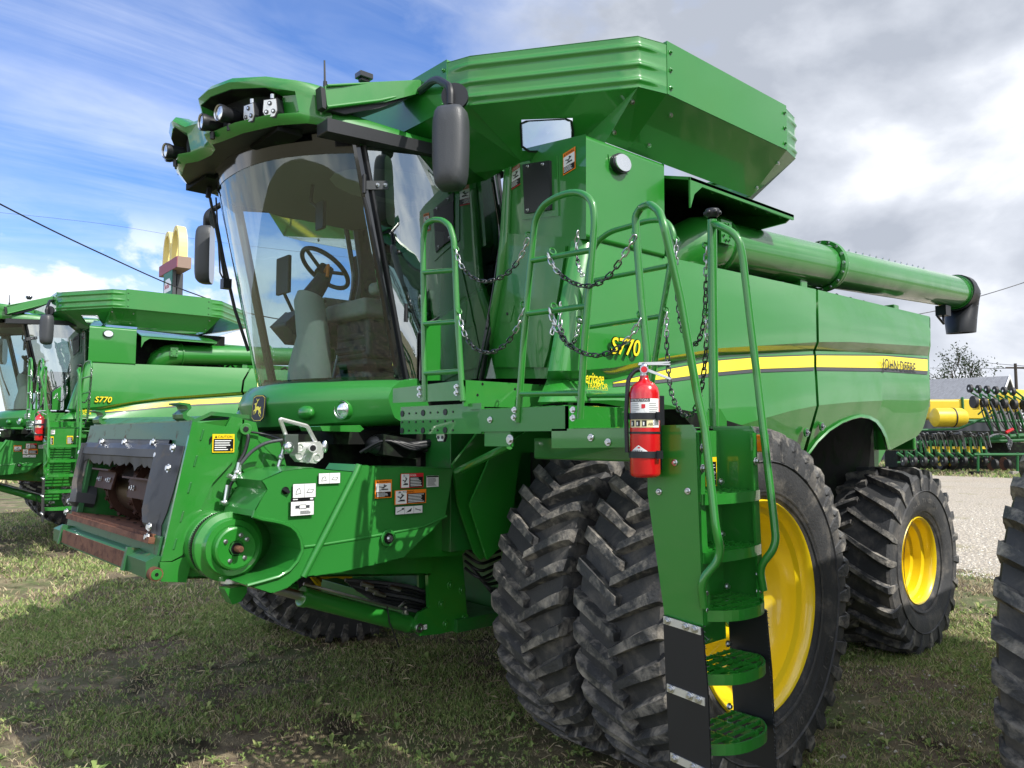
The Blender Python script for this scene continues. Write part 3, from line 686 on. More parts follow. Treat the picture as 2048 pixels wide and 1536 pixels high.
    b.tube(pts, [ra_+.004, ra_+.012, ra_+.02, ra_+.03, ra_+.03, ra_+.03], G, 32, fil=.05)if False else b.tube(pts, [ra_+.004, ra_+.012, ra_+.02, ra_+.03, ra_+.03, ra_+.03], G, 32)
    cp = A-dA*.14+V(0, ra_+.02, .03); b.obox(cp, (.06, 0, 0), (0, .008, 0), (0, 0, .075), G)
    for k in range(8): a = 2*math.pi*k/8+.3; b.bolt(cp+V(math.cos(a)*.042, .008, math.sin(a)*.055), (0,1,0), G, .009)
    b.build('auger_elbow', au, smooth=40)
    # black rubber spout: hood turning down
    b = B(); rows = []
    o = pos(Lt-.04)
    prof = [(o, ra_+.004, 0), (pos(Lt+.05), ra_+.006, .15), (pos(Lt+.13)+V(0,0,-.03), ra_+.0, .55), (pos(Lt+.16)+V(0,0,-.13), ra_-.01, 1.0), (pos(Lt+.12)+V(0,0,-.28), ra_-.02, 1.35), (pos(Lt+.11)+V(0,0,-.42), ra_-.035, 1.5)]
    for c, r, tl in prof:
        dn = (dA*math.cos(tl)+V(0,0,-1)*math.sin(tl)).normalized(); sx = V(0,1,0); up2 = sx.cross(dn).normalized()
        rows.append([c+(sx*math.cos(2*math.pi*k/28)*(1-.1*(tl > .9))+up2*math.sin(2*math.pi*k/28)*(1+.12*(tl > .9)))*r*(1+.035*math.sin(3*2*math.pi*k/28+tl*3)) for k in range(28)])
    b.grid(rows, BK, closed=True)
    for k in range(9): b.bolt(rows[2+k//3][0 if k % 2 else 27]+V(-.0, 0, 0), (0, 1, 0), ZN, .005)
    b.build('auger_spout', au, smooth=50, solid=.012)
    b = B(); b.box((-4.75, 1.40, 3.04), (-4.62, 1.5, 3.14), BK); b.tube([(-4.68, 1.45, 3.05), (-4.6, 1.48, 2.95), (-4.5, 1.46, 3.02)], .012, BK, 6); b.build('auger_sensor', au)
    b = B()
    for x in (-1.75, -3.4):
        b.box((x-.05, 1.25, 2.85), (x+.05, 1.52, 3.0), G)
    b.build('auger_cradle', root, bev=.01)
    return root, xF
def make_cab(root):
    yl, yr = .45, my(.45)
    HWc = (yl-yr)/2
    def fx(y): q = abs((y-YC)/HWc); return .40*(1-q**2.4)        # how far the glass bows forward
    zt, zb = 3.52, 2.15
    def front(y, z): t = (z-zb)/(zt-zb); return V((1.13+.32*t)+fx(y), y, z)
    def leftp(x, z): return V(x, yl, z)
    ptop, pbot = U(715, 285, Y=yl), U(803, 765, Y=yl)
    b = B()
    # frame: front pillar, rear pillar, sills, header, floor
    def pil(A, C, w, dx=.03):
        b.tube([A, C], w, BK, 8)
    rt, rm, rb_ = U(975, 325, Y=yl), U(1000, 480, Y=yl), U(938, 760, Y=yl)
    for s in (1, -1):
        f = (lambda p: p) if s > 0 else mir
        b.tube([f(ptop+V(0, -.01, 0)), f(pbot+V(.0, -.01, 0))], .030, BG, 8)
        b.tube([f(ptop+V(-.035, .012, 0)), f(pbot+V(-.035, .012, 0))], .014, BK, 8)
        b.tube([f(V(.50, yl+.07, 3.62)), f(V(.40, yl+.07, 3.15)), f(V(.48, yl+.07, 2.72)), f(V(.62, yl+.06, 2.17))], .022, BG, 8, fil=.1); b.tube([f(V(.42, yl+.0, 3.62)), f(V(.34, yl+.0, 3.15)), f(V(.56, yl+.0, 2.17))], .05, BK, 8, fil=.1)
        b.tube([f(ptop+V(0,0,.0)), f(V(.9, yl-.0, 3.62)), f(V(.46, yl-.0, 3.66))], .03, BG, 8)
    ys = np.linspace(yr, yl, 25)
    b.grid([[front(y, 2.10)+V(-.03, 0, 0) for y in ys], [front(y, 2.185)+V(-.012, 0, 0) for y in ys]], BG)
    b.grid([[front(y, 3.485)+V(.004, 0, 0) for y in ys], [front(y, 3.60)+V(.01, 0, 0) for y in ys]], BG)
    # roof slab with headliner below
    out = [front(y, 3.55) for y in ys]+[V(.42, yl+.03, 3.55), V(.42, yr-.03, 3.55)]
    b.add([V(p.x, p.y, 3.55) for p in out], [tuple(range(len(out)))], HL)
    b.box((.35, yr, 3.56), (1.5, yl, 3.60), BK)
    b.box((.33, yr+.02, 2.12), (.40, yl-.03, 3.55), DK); b.box((.33, yr, 2.10), (1.08, yl, 2.15), DK)
    b.box((.33, yr, 2.7), (.37, yr+.05, 3.55), BK); b.box((.33, yl-.12, 2.7), (.38, yl-.02, 3.55), BK)
    cab = b.build('cab', root)
    # windshield: one bowed pane from pillar to pillar
    b = B(); zs = np.linspace(2.16, 3.50, 8); b.grid([[front(y, z) for y in ys] for z in zs], GLW, flip=True); b.build('windshield', cab, smooth=60)
    # sun tint / header band inside, wiper
    b = B(); rear_e = [(0, V(.46, yl, 3.64)), (.15, V(.42, yl, 3.45)), (.40, V(.375, yl, 3.15)), (.65, V(.44, yl, 2.80)), (1, V(.60, yl, 2.16))]
    def redge(t):
        for (a, p), (c, q) in zip(rear_e, rear_e[1:]):
            if t <= c: return p.lerp(q, (t-a)/(c-a))
    rows = []
    for i in range(13):
        t = i/12; A_ = (ptop+V(-.03, 0, -.02)).lerp(pbot+V(-.03, 0, .02), t); C_ = redge(t); rows.append([A_.lerp(C_, k/12)+V(0, .004+.05*(1-(2*k/12-1)**2)+.07*k/12, 0) for k in range(13)])
    b.grid(rows, GLD, flip=True)
    b.build('door_window', cab, smooth=70)
    b = B(); b.add([mir(ptop), V(.46, yr, 3.64), V(.375, yr, 3.15), V(.44, yr, 2.2), mir(pbot)], [(0,1,2,3,4)], GLT); b.build('side_window', cab, smooth=0)
    b = B(); b.add([V(.36, yr+.12, 2.75), V(.36, yl-.12, 2.75), V(.36, yl-.12, 3.5), V(.36, yr+.12, 3.5)], [(0,1,2,3)], GLT); b.build('rear_window', cab, smooth=0)
    # door lower panel, bright green, and the black seal behind it
    b = B(); q = [U(x, y, Y=yl) for x, y in ((845, 762), (843, 660), (860, 645), (980, 565), (1003, 500), (1003, 540), (940, 757))]
    yq = yl+.05; q = [U(843,762,Y=yq), U(843,668,Y=yq), U(852,655,Y=yq), U(990,560,Y=yq), U(1000,545,Y=yq), U(938,760,Y=yq)]
    b.prism([p+V(0, .008, 0) for p in q], (0, .022, 0), G); b.build('door_panel', root, bev=.006)
    b = B(); b.tube([q[4]+V(-.03, 0, -.02), q[5]+V(-.03, 0, 0)], .03, GR, 8); b.tube([U(1003, 480, Y=yl-.02), q[4]+V(-.04,0,0)], .025, BK, 8); b.tube([q[0]+V(.02,.02,0), q[1]+V(.02,.02,0), q[2]+V(.01,.02,.01), q[3]+V(0,.02,.02)], .01, BG, 6); b.build('door_seal', cab)
    # hinges and gas strut lines on the pillar
    b = B()
    for (x, y, w) in ((752, 371, 40), (835, 628, 42)):
        A = U(x-22, y, Y=yl+.02); C = U(x+22, y, Y=yl+.02); b.prism([A+V(0,0,.026), C+V(0,0,.026), C+V(-.02,0,0), C+V(0,0,-.026), A+V(0,0,-.026)], (0, .012, 0), GR if y < 400 else BG)
        for t in (.5, .85): b.bolt(A.lerp(C, t)+V(0, .012, 0), (0,1,0), ZN, .009)
        b.cyl(A+V(.01, .01, -.05), A+V(.01, .01, .06), .012, BK, 8)
    b.tube([U(728, 395, Y=yl+.04), U(735, 420, Y=yl+.04), U(770, 590, Y=yl+.05), U(778, 640, Y=yl+.03)], .009, BK, 6)
    b.build('door_hinge', cab)
    b = B(); A, C = U(955, 522, Y=yl+.04), U(985, 500, Y=yl+.04); A, C = U(948, 536, Y=yl+.04), U(985, 524, Y=yl+.04)
    b.tube([A, A.lerp(C, .3)+V(0,.03,0), C+V(0,.03,0)], .012, BG, 8); b.build('door_handle', cab)
    b = B(); b.tube([U(810, 500, Y=yl-.05), U(795, 506, Y=yl+.01)], .014, BK, 8); b.ball(U(797, 505, Y=yl+.02), .016, BK); b.build('latch_knob', cab)
    # wiper and its cables along the right pillar
    b = B(); sx = lambda x, y, X: U(x, y, X=X)
    w1 = [U(432, 300, Y=-1.05), U(428, 330, Y=-1.05), U(420, 400, Y=-1.10), U(452, 560, Y=-1.20), U(466, 600, Y=-1.2), U(497, 700, Y=-1.2)]
    b.tube([U(416, 395, Y=-1.0), U(430, 305, Y=-1.0)], .018, BK, 6); b.tube([U(420, 395, Y=-1.0), U(437, 480, Y=-1.05), U(450, 560, Y=-1.1)], .010, BK, 6)
    b.tube([U(430, 430, Y=-1.15), U(447, 520, Y=-1.15), U(470, 620, Y=-1.15), U(497, 702, Y=-1.15)], .012, BK, 6)
    b.tube([U(432, 395, Y=-1.1), U(436, 470, Y=-1.1), U(440, 545, Y=-1.1), U(450, 565, Y=-1.1)], .006, BK, 6)
    b.obox(U(452, 568, Y=-1.1), (.03, 0, 0), (0, .03, 0), (0, 0, .035), BK); b.build('wiper', cab)
    # interior
    b = B()
    sc = V(.88, -.25, 0)
    b.box((.62, -.55, 2.62), (1.12, -.02, 2.74), SEAT); b.prism([V(.50, -.53, 2.7), V(.66, -.53, 2.7), V(.56, -.53, 3.28), V(.46, -.53, 3.28)], (0, .5, 0), SEAT)
    b.box((.52, -.42, 3.26), (.58, -.15, 3.42), SEAT); b.box((.62, .02, 2.74), (1.12, .12, 2.82), SEAT); b.box((.64, -.72, 2.74), (1.10, -.60, 2.82), SEAT)
    b.box((.7, -.5, 2.35), (1.05, -.08, 2.62), GR)
    for k in range(4): b.box((.72, -.48, 2.2+.09*k), (1.07-.01*(k % 2), -.1, 2.26+.09*k), GR)
    b.prism([V(.6, -.98, 2.78), V(1.2, -.98, 2.74), V(1.32, -.98, 2.62), V(1.2, -.98, 2.5), V(.6, -.98, 2.5)], (0, .25, 0), GR)
    b.build('seat', cab, bev=.03, seg=3)
    b = B(); c0 = U(620, 745, Y=-.42); c1 = U(618, 600, Y=-.42)
    b.tube([V(c0.x, -.42, 2.14), V(c0.x-.0, -.42, 2.30), V(c0.x-.02, -.42, 2.5), c1, c1+V(-.01,0,.03)], [.15, .14, .11, .10, .09], TAN, 16)
    c2 = U(645, 560, Y=-.42); b.tube([c1, c2, U(655, 535, Y=-.42)], [.07, .055, .045], GR, 12)
    b.cyl(U(585, 710, Y=-.52), U(622, 702, Y=-.42), .012, GR, 8); b.build('steering_column', cab, smooth=50)
    b = B(); c = U(650, 537, Y=-.42); n = V(-.62, 0, .78).normalized(); e = V(0,1,0); g = n.cross(e)
    b.tube([c+(e*math.cos(a)+g*math.sin(a))*.185 for a in [2*math.pi*k/32 for k in range(32)]], .016, BK, 8, closed=True)
    for a in (.5, 2.6, 4.7): b.tube([c-n*.03, c+(e*math.cos(a)+g*math.sin(a))*.18], .013, BK, 6)
    b.cyl(c-n*.06, c+n*.01, .045, BK, 14); b.tube([c-n*.04+e*.05, c-n*.05+e*.16+g*-.04, c-n*.12+e*.17], .012, OR, 6); b.build('steering_wheel', cab)
    b = B(); b.obox(V(1.2, -1.02, 3.02), (.015, 0, 0), (0, .10, 0), (0, 0, .14), GR); b.tube([V(1.2, -1.02, 2.9), V(1.1, -1.0, 2.7), V(1.0, -.98, 2.6)], .015, BK, 6)
    b.build('display', cab, bev=.01)
    b = B(); b.tube([V(1.35, -.30, 3.5), V(1.36, -.30, 3.38), V(1.34, -.22, 3.32)], .012, BK, 6); b.obox(V(1.34, -.2, 3.27), (.012, 0, 0), (0, .05, 0), (0, 0, .09), BK)
    b.grid([[V(.8+.5*math.cos(a)*k, -.1+.35*math.sin(a)*k, 3.54-.05*(1-k)) for a in [math.pi*j/8 for j in range(17)]] for k in (.5, .8, 1)], TAN)
    b.prism([V(1.70, -.95, 2.3), V(1.70, -.85, 2.3), V(1.72, -.90, 3.4), V(1.72, -1.02, 3.4)], (-.02, 0, 0), GB) if False else None
    b.build('cab_mirror', cab)
    b = B(); b.tube([V(1.25, -.62, 2.2), V(1.25, -.62, 2.62), V(1.22, -.35, 2.74)], .014, GR, 8); b.build('grab_bar', cab)
    # ---- roof and visor
    b = B()
    roof = [V(1.05, yl+.08, 3.62), V(.38, yl+.08, 3.66), V(.28, yl-.02, 3.67), V(.22, YC, 3.68), V(.28, yr+.02, 3.67), V(.38, yr-.08, 3.66), V(1.05, yr-.08, 3.62), V(1.62, yr, 3.66), V(1.98, YC, 3.70), V(1.62, yl, 3.66)]
    cc = V(.9, YC, 0)
    rows = [[V(p.x, p.y, p.z-.06)*1 for p in roof], [V(p.x, p.y, p.z) for p in roof], [V(cc.x+(p.x-cc.x)*.96, cc.y+(p.y-cc.y)*.96, p.z+.06) for p in roof], [V(cc.x+(p.x-cc.x)*.6, cc.y+(p.y-cc.y)*.6, p.z+.11) for p in roof]]
    b.grid(rows, G, closed=True, flip=True); b.add(rows[-1], [tuple(range(10))], G)
    b.add([p+V(0,0,.003) for p in rows[0]], [tuple(range(10))[::-1]], BK)
    b.prism([U(655, 235, Y=.56), U(860, 285, Y=.56), U(985, 322, Y=.56), U(982, 342, Y=.56), U(860, 308, Y=.56), U(760, 285, Y=.56), U(655, 262, Y=.56)], (0, -.12, 0), BK)
    b.build('cab_roof', root, bev=.01, smooth=40)
    # visor: stations across the front. each: y, front x, top z, bottom z
    st = [(.445, 1.66, 3.80, 3.60), (.43, 1.74, 3.815, 3.60), (.39, 1.84, 3.83, 3.60), (.28, 1.97, 3.85, 3.585), (.08, 2.08, 3.875, 3.57), (-.10, 2.13, 3.875, 3.56), (-.20, 2.15, 3.85, 3.565), (-.28, 2.10, 3.80, 3.57), (YC, 2.07, 3.79, 3.58)]
    st = st + [(my(y), x, a, c) for y, x, a, c in st[:-1]][::-1]
    b = B()
    def sect(y, x, a, c):
        m_ = (a+c)/2; inn = 0 if abs(y-YC) < .17 or abs(y-YC) > .78 else .10
        return [V(x-.16, y, a-.02), V(x-.10, y, a+.01), V(x-.02, y, a), V(x, y, a-.03), V(x-.015, y, a-.065), V(x-.02-inn, y, a-.085), V(x-.04-inn, y, c+.060), V(x-.04, y, c+.050), V(x-.05, y, c+.025), V(x-.09, y, c)]
    rows = [sect(*q) for q in st]; b.grid(rows, G, flip=True)
    low = [[r[-1], r[-1]+V(-.5, 0, .05)] for r in rows]; b.grid(low, BK, flip=True)
    pk = [i for i, q in enumerate(st) if not (abs(q[0]-YC) < .17 or abs(q[0]-YC) > .78)]
    for side_ in (0, 1):
        ii = [i for i in pk if (i < len(st)//2) == (side_ == 0)]
        b.grid([[rows[i][4]+V(-.004, 0, -.004), rows[i][5]+V(.006, 0, 0), rows[i][6]+V(.006, 0, 0), rows[i][7]+V(-.012, 0, .006)] for i in ii], DK, flip=True)
    # end wings
    vis = b.build('roof_visor', root, smooth=40, solid=.015)
    for s in (1, -1):
        f = (lambda p: p) if s > 0 else mir
        b = B(); yw = .50
        P = [U(650, 172, Y=yw), U(660, 168, Y=yw), U(840, 160, Y=yw+.04), U(850, 170, Y=yw+.05), U(840, 186, Y=yw+.05), U(770, 204, Y=yw+.02), U(655, 218, Y=yw)]
        b.prism([f(p) for p in P], (0, -.22*s, 0), G)
        b.prism([f(U(655, 219, Y=yw-.02)), f(U(770, 205, Y=yw)), f(U(820, 194, Y=yw+.02)), f(U(760, 216, Y=yw)), f(U(690, 228, Y=yw-.02))], (0, -.18*s, 0), BK)
        b.prism([f(U(x, y, Y=yw+.01)) for x, y in ((641, 172), (651, 178), (653, 219), (645, 214))], (0, -.06*s, 0), BK)
        b.tube([f(U(x, y, Y=yw+.02)) for x, y in ((655, 214), (760, 201), (832, 185), (848, 172), (838, 162))], .010, G, 8); b.tube([f(U(x, y, Y=yw+.01)) for x, y in ((655, 171), (838, 162))], .008, G, 8)
        b.build('visor_wing', vis, bev=.008)
        # mirror
        b = B(); yo = 1.05
        cM = U(900, 295, Y=yo); hw, hh = U(940, 295, Y=yo), U(900, 370, Y=yo)
        if s < 0: cM = mir(U(410, 510, Y=-1.92))
        e = V(-.15, 1, 0).normalized()*1; e = V(r_.x*.93, r_.y*.93, 0)  # the shell is turned to face the driver
        ex = V(-.55, .83, 0).normalized(); nx = V(.83, .55, 0)
        c_ = cM; pts = []
        for k in range(32):
            t = 2*math.pi*k/32; q = (abs(math.cos(t))**5+abs(math.sin(t))**5)**(-1/5); pts.append((.098*q*math.cos(t)*(1-.08*(math.sin(t) < 0)*abs(math.sin(t))), .235*q*math.sin(t)))
        rows = [[f(c_+ex*a*sc_+V(0, 0, z*(1-(1-sc_)*.5))+nx*d) for a, z in pts] for sc_, d in ((.95, -.055), (1.0, -.045), (1.0, .0), (.975, .022), (.90, .045), (.72, .062), (.4, .072), (.05, .075))]
        b.grid(rows, GR, closed=True, flip=(s < 0)); b.add(rows[-1], [tuple(range(32))], GR); b.add(rows[0], [tuple(range(32))[::-1]], ZN)
        mo = b.build('mirror', root, smooth=60)
        b = B(); p0 = f(U(840, 182, Y=yw+.04)); top = f(cM+V(0, 0, .24))
        b.tube([p0, p0.lerp(top, .55)+V(0, 0, .12 if s > 0 else .06), top+V(0, 0, .10), top], .022, BK, 10, fil=.10)
        b.cyl(top+V(-.03, 0, .06), top+V(-.05, -.02*s, .06), .075, BK, 20); b.build('mirror_arm', mo)
    # work lights in the visor pockets
    for s in (1, -1):
        f = (lambda p: p) if s > 0 else mir
        for (px, py, Y, kind) in ((530, 213, .28, 'led'), (488, 223, .16, 'led'), (433, 224, 0.02, 'rnd'), (398, 242, -.11, 'rnd')):
            c = U(px, py, Y=Y) if True else None
            c = V(c.x-.035, c.y, min(c.z, 3.72)); b = B(); ang = {530: .55, 488: .25, 433: .15, 398: -.05}[px]
            d = V(math.cos(ang), math.sin(ang), -.06).normalized(); e = V(0,0,1).cross(d).normalized(); g = d.cross(e)
            if kind == 'led':
                hexa = [(-.85, .9), (.85, .9), (1, -.35), (.6, -1), (-.6, -1), (-1, -.35)]
                b.prism([f(c+e*x*.052+g*y*.058-d*.05) for x, y in hexa], (f(c+d*.055)-f(c)), BK); b.prism([f(c+e*x*.045+g*y*.051+d*.004) for x, y in hexa], (f(c+d*.006)-f(c)), AL)
                for x, y in ((0, .45), (-.45, -.4), (.45, -.4)): q = c+e*x*.05+g*y*.055+d*.010; b.cyl(f(q), f(q+d*.004), .013, GR, 12); b.cyl(f(q+d*.004), f(q+d*.007), .006, LENS, 8)
                b.cyl(f(c+g*.06-d*.02), f(c+g*.085-d*.02), .014, ZN, 8)
            else:
                b.lathe([(-.10, .02), (-.09, .042), (-.02, .044), (0, .050), (.022, .050), (.026, .046), (.014, .044)], f(c), f(c+d)-f(c), BK, 24); b.lathe([(.016, .044), (.022, .028), (.024, .0)], f(c), f(c+d)-f(c), LENS, 24); b.lathe([(.028, .046), (.022, .040)], f(c), f(c+d)-f(c), ZN, 24)
                b.cyl(f(c-g*.05-d*.04), f(c-g*.09-d*.04), .015, BK, 8)
            b.build('work_light', vis, smooth=35)
        b = B(); c = f(V(1.97, .12, 3.68)); b.box((c.x-.25, c.y-.22, c.z-.12), (c.x-.10, c.y+.16, c.z+.10), DK); b.build('light_pocket', vis)
    b = B(); A = U(650, 180, Y=.42); C = U(649, 121, Y=.42); b.tube([A, C], [.007, .005], BK, 6); b.cyl(A, A+V(0,0,.05), .012, BK, 8); b.build('antenna', vis)
    b = B(); c = U(728, 153, Y=.40); b.obox(c, (.045, 0, 0), (0, .035, 0), (0, 0, .018), BG); b.obox(c-V(0,0,.025), (.03, 0, 0), (0, .02, 0), (0, 0, .012), BK); b.build('position_receiver', vis, bev=.006)
    # ---- console below the glass
    b = B(); rows = []; yy = np.linspace(yr-.04, yl+.05, 31)
    def cx(y): q = abs((y-YC)/(HWc+.06)); return 1.20+.44*(1-q**2.0)
    for y in yy:
        x = cx(y); q = (y-yl)/.05 if False else 0; lift = .045*abs((y-YC)/HWc)**2
        rows.append([V(x-.16, y, 2.175+.0*lift), V(x-.03, y, 2.15), V(x+.02, y, 2.10+lift*.3), V(x+.045, y, 2.04+lift*.4), V(x+.045, y, 2.02+lift*.4), V(x+.015, y, 1.93+lift*.6), V(x-.0, y, 1.885+lift), V(x-.05, y, 1.86+lift), V(x-.3, y, 1.86+lift)])
    b.grid(rows, GP, flip=True); b.add(rows[-1], [tuple(range(9))[::-1]], GP); b.add(rows[0], [tuple(range(9))], GP)
    co = b.build('front_console', root, smooth=35)
    for s in (1, -1):
        b = B(); y = .27; c = V(cx(y)+.03, y, 1.985); f = (lambda p: p) if s > 0 else mir
        d = V(.93, .36, -.03).normalized()
        if s < 0: c = mir(c); d = V(d.x, -d.y, d.z)
        b.lathe([(-.05, .062), (.0, .062), (.012, .058), (.010, .050), (-.005, .048)], c, d, G, 28); b.lathe([(.0, .050), (.010, .030), (.012, 0)], c, d, LENS, 28); b.lathe([(.011, .053), (.015, .050), (.011, .047)], c, d, ZN, 28)
        b.build('headlight', co, smooth=35)
        b = B(); y = .04; c = V(cx(y)+.012, y, 1.97); c = c if s > 0 else mir(c); b.ball(c, .075, G, .55, 1.1, .62, 20); b.build('lamp_blank', co, smooth=60)
    b = B(); c = U(536, 815, X=cx(-.35)+.04); n = V(.97, .2, .1).normalized(); u = V(0,0,1).cross(n).normalized(); v = n.cross(u)
    ctr2 = V(cx(-.30)+.052, -.30, 2.00); deer(b, ctr2+n*.004, u, v, n, .155); b.build('badge', co, smooth=0)
    return cab
def make_front(root):
    yl, yr = .48, -1.38
    P = lambda x, y: U(x, y, Y=yl)
    tl, bl = P(385, 840), P(320, 1160); T = tl; Bm = bl
    # ---- feeder house body
    b = B()
    q = [P(*a) for a in ((390,842),(497,833),(487,868),(470,920),(450,935),(440,952),(422,970),(406,1010),(398,1050),(380,1095),(362,1110),(344,1121),(328,1122))]
    side_o = [P(385,843), P(452,853), P(463,832), P(489,838), P(486,860), P(470,918), P(450,940), P(426,966), P(404,1012), P(395,1058), P(380,1096), P(362,1112), P(343,1122), P(322,1123)]
    b.prism([p+V(0, 0, 0) for p in side_o], (0, -.02, 0), G)
    for k, (x, y) in enumerate(((404, 870), (391, 922), (379, 975), (364, 1033), (350, 1088))):     # weld slots
        A = P(x+3, y-11); C = P(x-3, y+11); b.obox((A+C)/2+V(0, .002, 0), (.005, 0, 0), (0, .003, 0), ((C-A)/2), GD)
    b.prism([p+V(0,.003,0) for p in (P(418,878),P(421,873),P(424,873),P(421,887),P(418,888))], (0, .002, 0), DB)
    fs = b.build('feeder_side_plate', root, bev=.003)
    b = B(); decal(b, (424, 868, 468, 905), Y=yl, kind='caution', off=.006); b.build('caution_sticker', fs, smooth=0)
    b = B()
    # body box: a shell so that the throat is a real cavity
    Tz = lambda x: 1.88+.02*(2.3-x); ztop = lambda x: 1.88+.04*(2.2-x); zbot = lambda x: 1.12-.02*(2.4-x)
    for y in (yl-.05, yr+.03):
        b.prism([V(2.33, y, 1.84), V(2.08, y, 1.86), V(1.85, y, 1.64), V(.9, y, 1.60), V(.9, y, .98), V(2.44, y, 1.14)], (0, .02, 0), GD if y < 0 else G)
    b.prism([V(2.33, yl-.03, 1.86), V(2.08, yl-.03, 1.88), V(2.08, yr+.03, 1.88), V(2.33, yr+.03, 1.86)], (0, 0, -.015), G); b.prism([V(2.08, yl-.03, 1.87), V(1.85, yl-.03, 1.65), V(1.85, yr+.03, 1.65), V(2.08, yr+.03, 1.87)], (0, 0, -.015), G); b.prism([V(1.85, yl-.03, 1.65), V(.9, yl-.03, 1.61), V(.9, yr+.03, 1.61), V(1.85, yr+.03, 1.65)], (0, 0, -.015), GD)
    b.prism([V(2.46, yl-.03, 1.14), V(.9, yl-.03, .98), V(.9, yr+.03, .98), V(2.46, yr+.03, 1.14)], (0, 0, .012), RU)
    b.prism([V(1.5, yl-.04, 1.06), V(1.5, yr+.04, 1.06), V(1.5, yr+.04, 1.60), V(1.5, yl-.04, 1.60)], (-.02, 0, 0), DK)
    for z in (1.35, 1.6): b.tube([V(2.1, yl-.02, z+.05), V(1.2, yl-.02, z)], .018, G, 8)
    b.build('feeder_house', root, bev=.004)
    # ---- front frame
    b = B(); fd = (Bm-T); 
    def fp(s, y, o=0): p = T.lerp(Bm, s); nn = V(fd.z, 0, -fd.x).normalized(); nn = nn if nn.x > 0 else -nn; return V(p.x, y, p.z)+nn*o
    def fr(s0, s1, y0, y1, th, m, o=0): b.prism([fp(s0, y0, o), fp(s0, y1, o), fp(s1, y1, o), fp(s1, y0, o)], (fp(0, 0, th)-fp(0, 0, 0)), m)
    fr(0.01, .17, yr, yl-.001, -.10, GW); fr(.17, .86, yl-.15, yl-.001, -.03, GW); fr(.17, .86, yr, yr+.15, -.03, GW)
    fr(.17, .86, yl-.17, yl-.15, -.35, GD); fr(.17, .86, yr+.10, yr+.12, -.35, GD)
    b.build('feeder_frame', root, bev=.006)
    b = B()        # lip, skid and lower beam, rust shows through
    fr(.745, .86, yr+.05, yl-.05, .02, GW); fr(.76, .80, yr+.12, yl-.12, .05, RU)
    b.prism([fp(.74, yl-.14, .03), fp(.74, yr+.14, .03), fp(.74, yr+.14, -.45), fp(.74, yl-.14, -.45)], (0, 0, -.02), RU)
    for k in range(10): b.cyl(fp(.735, yr+.3+.15*k, -.08-.05*(k % 3)), fp(.735, yr+.3+.15*k, -.08-.05*(k % 3))+V(0,0,.004), .012, DK, 8)
    b.build('feeder_floor', root, bev=.004)
    b = B()
    lo = [fp(.86, 0, .03), fp(.90, 0, .075), fp(1.0, 0, .06), fp(1.0, 0, -.02), fp(.86, 0, -.02)]
    b.prism([V(p.x, yl-.02, p.z) for p in lo], (0, yr-yl+.04-.04, 0), GW)
    lo2 = [fp(.885, 0, .072), fp(.985, 0, .066), fp(.985, 0, .070), fp(.885, 0, .077)]
    b.prism([V(p.x, yl-.35, p.z) for p in lo2], (0, -1.28, 0), RU)
    for y in (yl-.34, yr+.18): b.prism([V(p.x, y, p.z) for p in (fp(.85,0,.08), fp(1.0,0,.085), fp(1.0,0,0), fp(.85,0,0))], (0, .03, 0), GW)
    c = fp(.965, yl-.03, .03); b.cyl(c, c+V(0, .055, 0), .032, RU, 20); b.cyl(c+V(0,.055,0), c+V(0,.059,0), .025, G, 16); b.cyl(c+V(0,.059,0), c+V(0,.061,0), .009, DK, 10)
    b.prism([P(x, y) for x, y in ((320,1124),(345,1124),(362,1116),(380,1112),(384,1122),(372,1165),(322,1163))], (0, -.03, 0), G)
    b.build('lower_beam', root, bev=.006)
    b = B()        # rubber and plastic guards round the throat
    fr(.13, .18, yr+.33, yl-.22, .012, GRD, .004)
    rows = []
    for s_, o, dz in ((.165, .012, 0), (.20, .026, .0), (.205, .03, .0), (.25, .028, .0), (.255, .020, .0), (.31, .008, .02)):
        rows.append([fp(s_+(.018*math.sin(y*23)+(.03 if random.random() < .12 else 0))*(s_ > .28), y, o+.006*math.sin(9*y)) for y in np.linspace(yr+.08, yl-.16, 46)])
    b.grid(rows, GRD)
    for y in (yr+.45, YC-.05, yl-.45): b.bolt(fp(.155, y, .018), fp(0,0,1)-fp(0,0,0), ZN, .018)
    b.build('throat_flap', root, smooth=25, solid=.008)
    for s in (1, -1):
        b = B(); f = (lambda p: p) if s > 0 else (lambda p: V(p.x, yl+yr-p.y, p.z))
        prof = [(.17, .03, .33), (.30, .035, .36), (.45, .05, .36), (.60, .10, .36), (.68, .14, .30), (.76, .09, .22), (.80, .08, .19)]
        if s > 0: prof = [(.17, .03, .30), (.30, .035, .31), (.45, .05, .32), (.60, .08, .32), (.68, .12, .27), (.76, .09, .21), (.80, .08, .17)]
        else: prof = [(.17, .02, .14), (.35, .02, .11), (.50, .03, .11), (.58, .04, .15), (.66, .03, .15), (.70, .02, .11), (.80, .02, .11)]
        rows = []
        for s_, a, c_ in prof:
            rows.append([f(fp(s_, yl-a, .006)), f(fp(s_, yl-a-.02, .012)), f(fp(s_, yl-a-.05, .014)), f(fp(s_, yl-(a*.45+c_*.55), .05 if s_ < .7 else .015)), f(fp(s_, yl-c_+.02, .055 if s_ < .7 else .012)), f(fp(s_, yl-c_, .03 if s_ < .7 else .0)), f(fp(s_, yl-c_-.004, -.09))])
        b.grid(rows, GRD, flip=(s < 0))
        for s_, a in (((.24, .28), (.19, .06), (.32, .07), (.70, .17), (.765, .17)) if s > 0 else ((.25, .08), (.66, .08), (.75, .07))): b.bolt(f(fp(s_, yl-a, .055 if a > .3 else .04)), fp(0,0,1)-fp(0,0,0), ZN, .017)
        b.build('throat_guard', root, smooth=28, solid=.006)
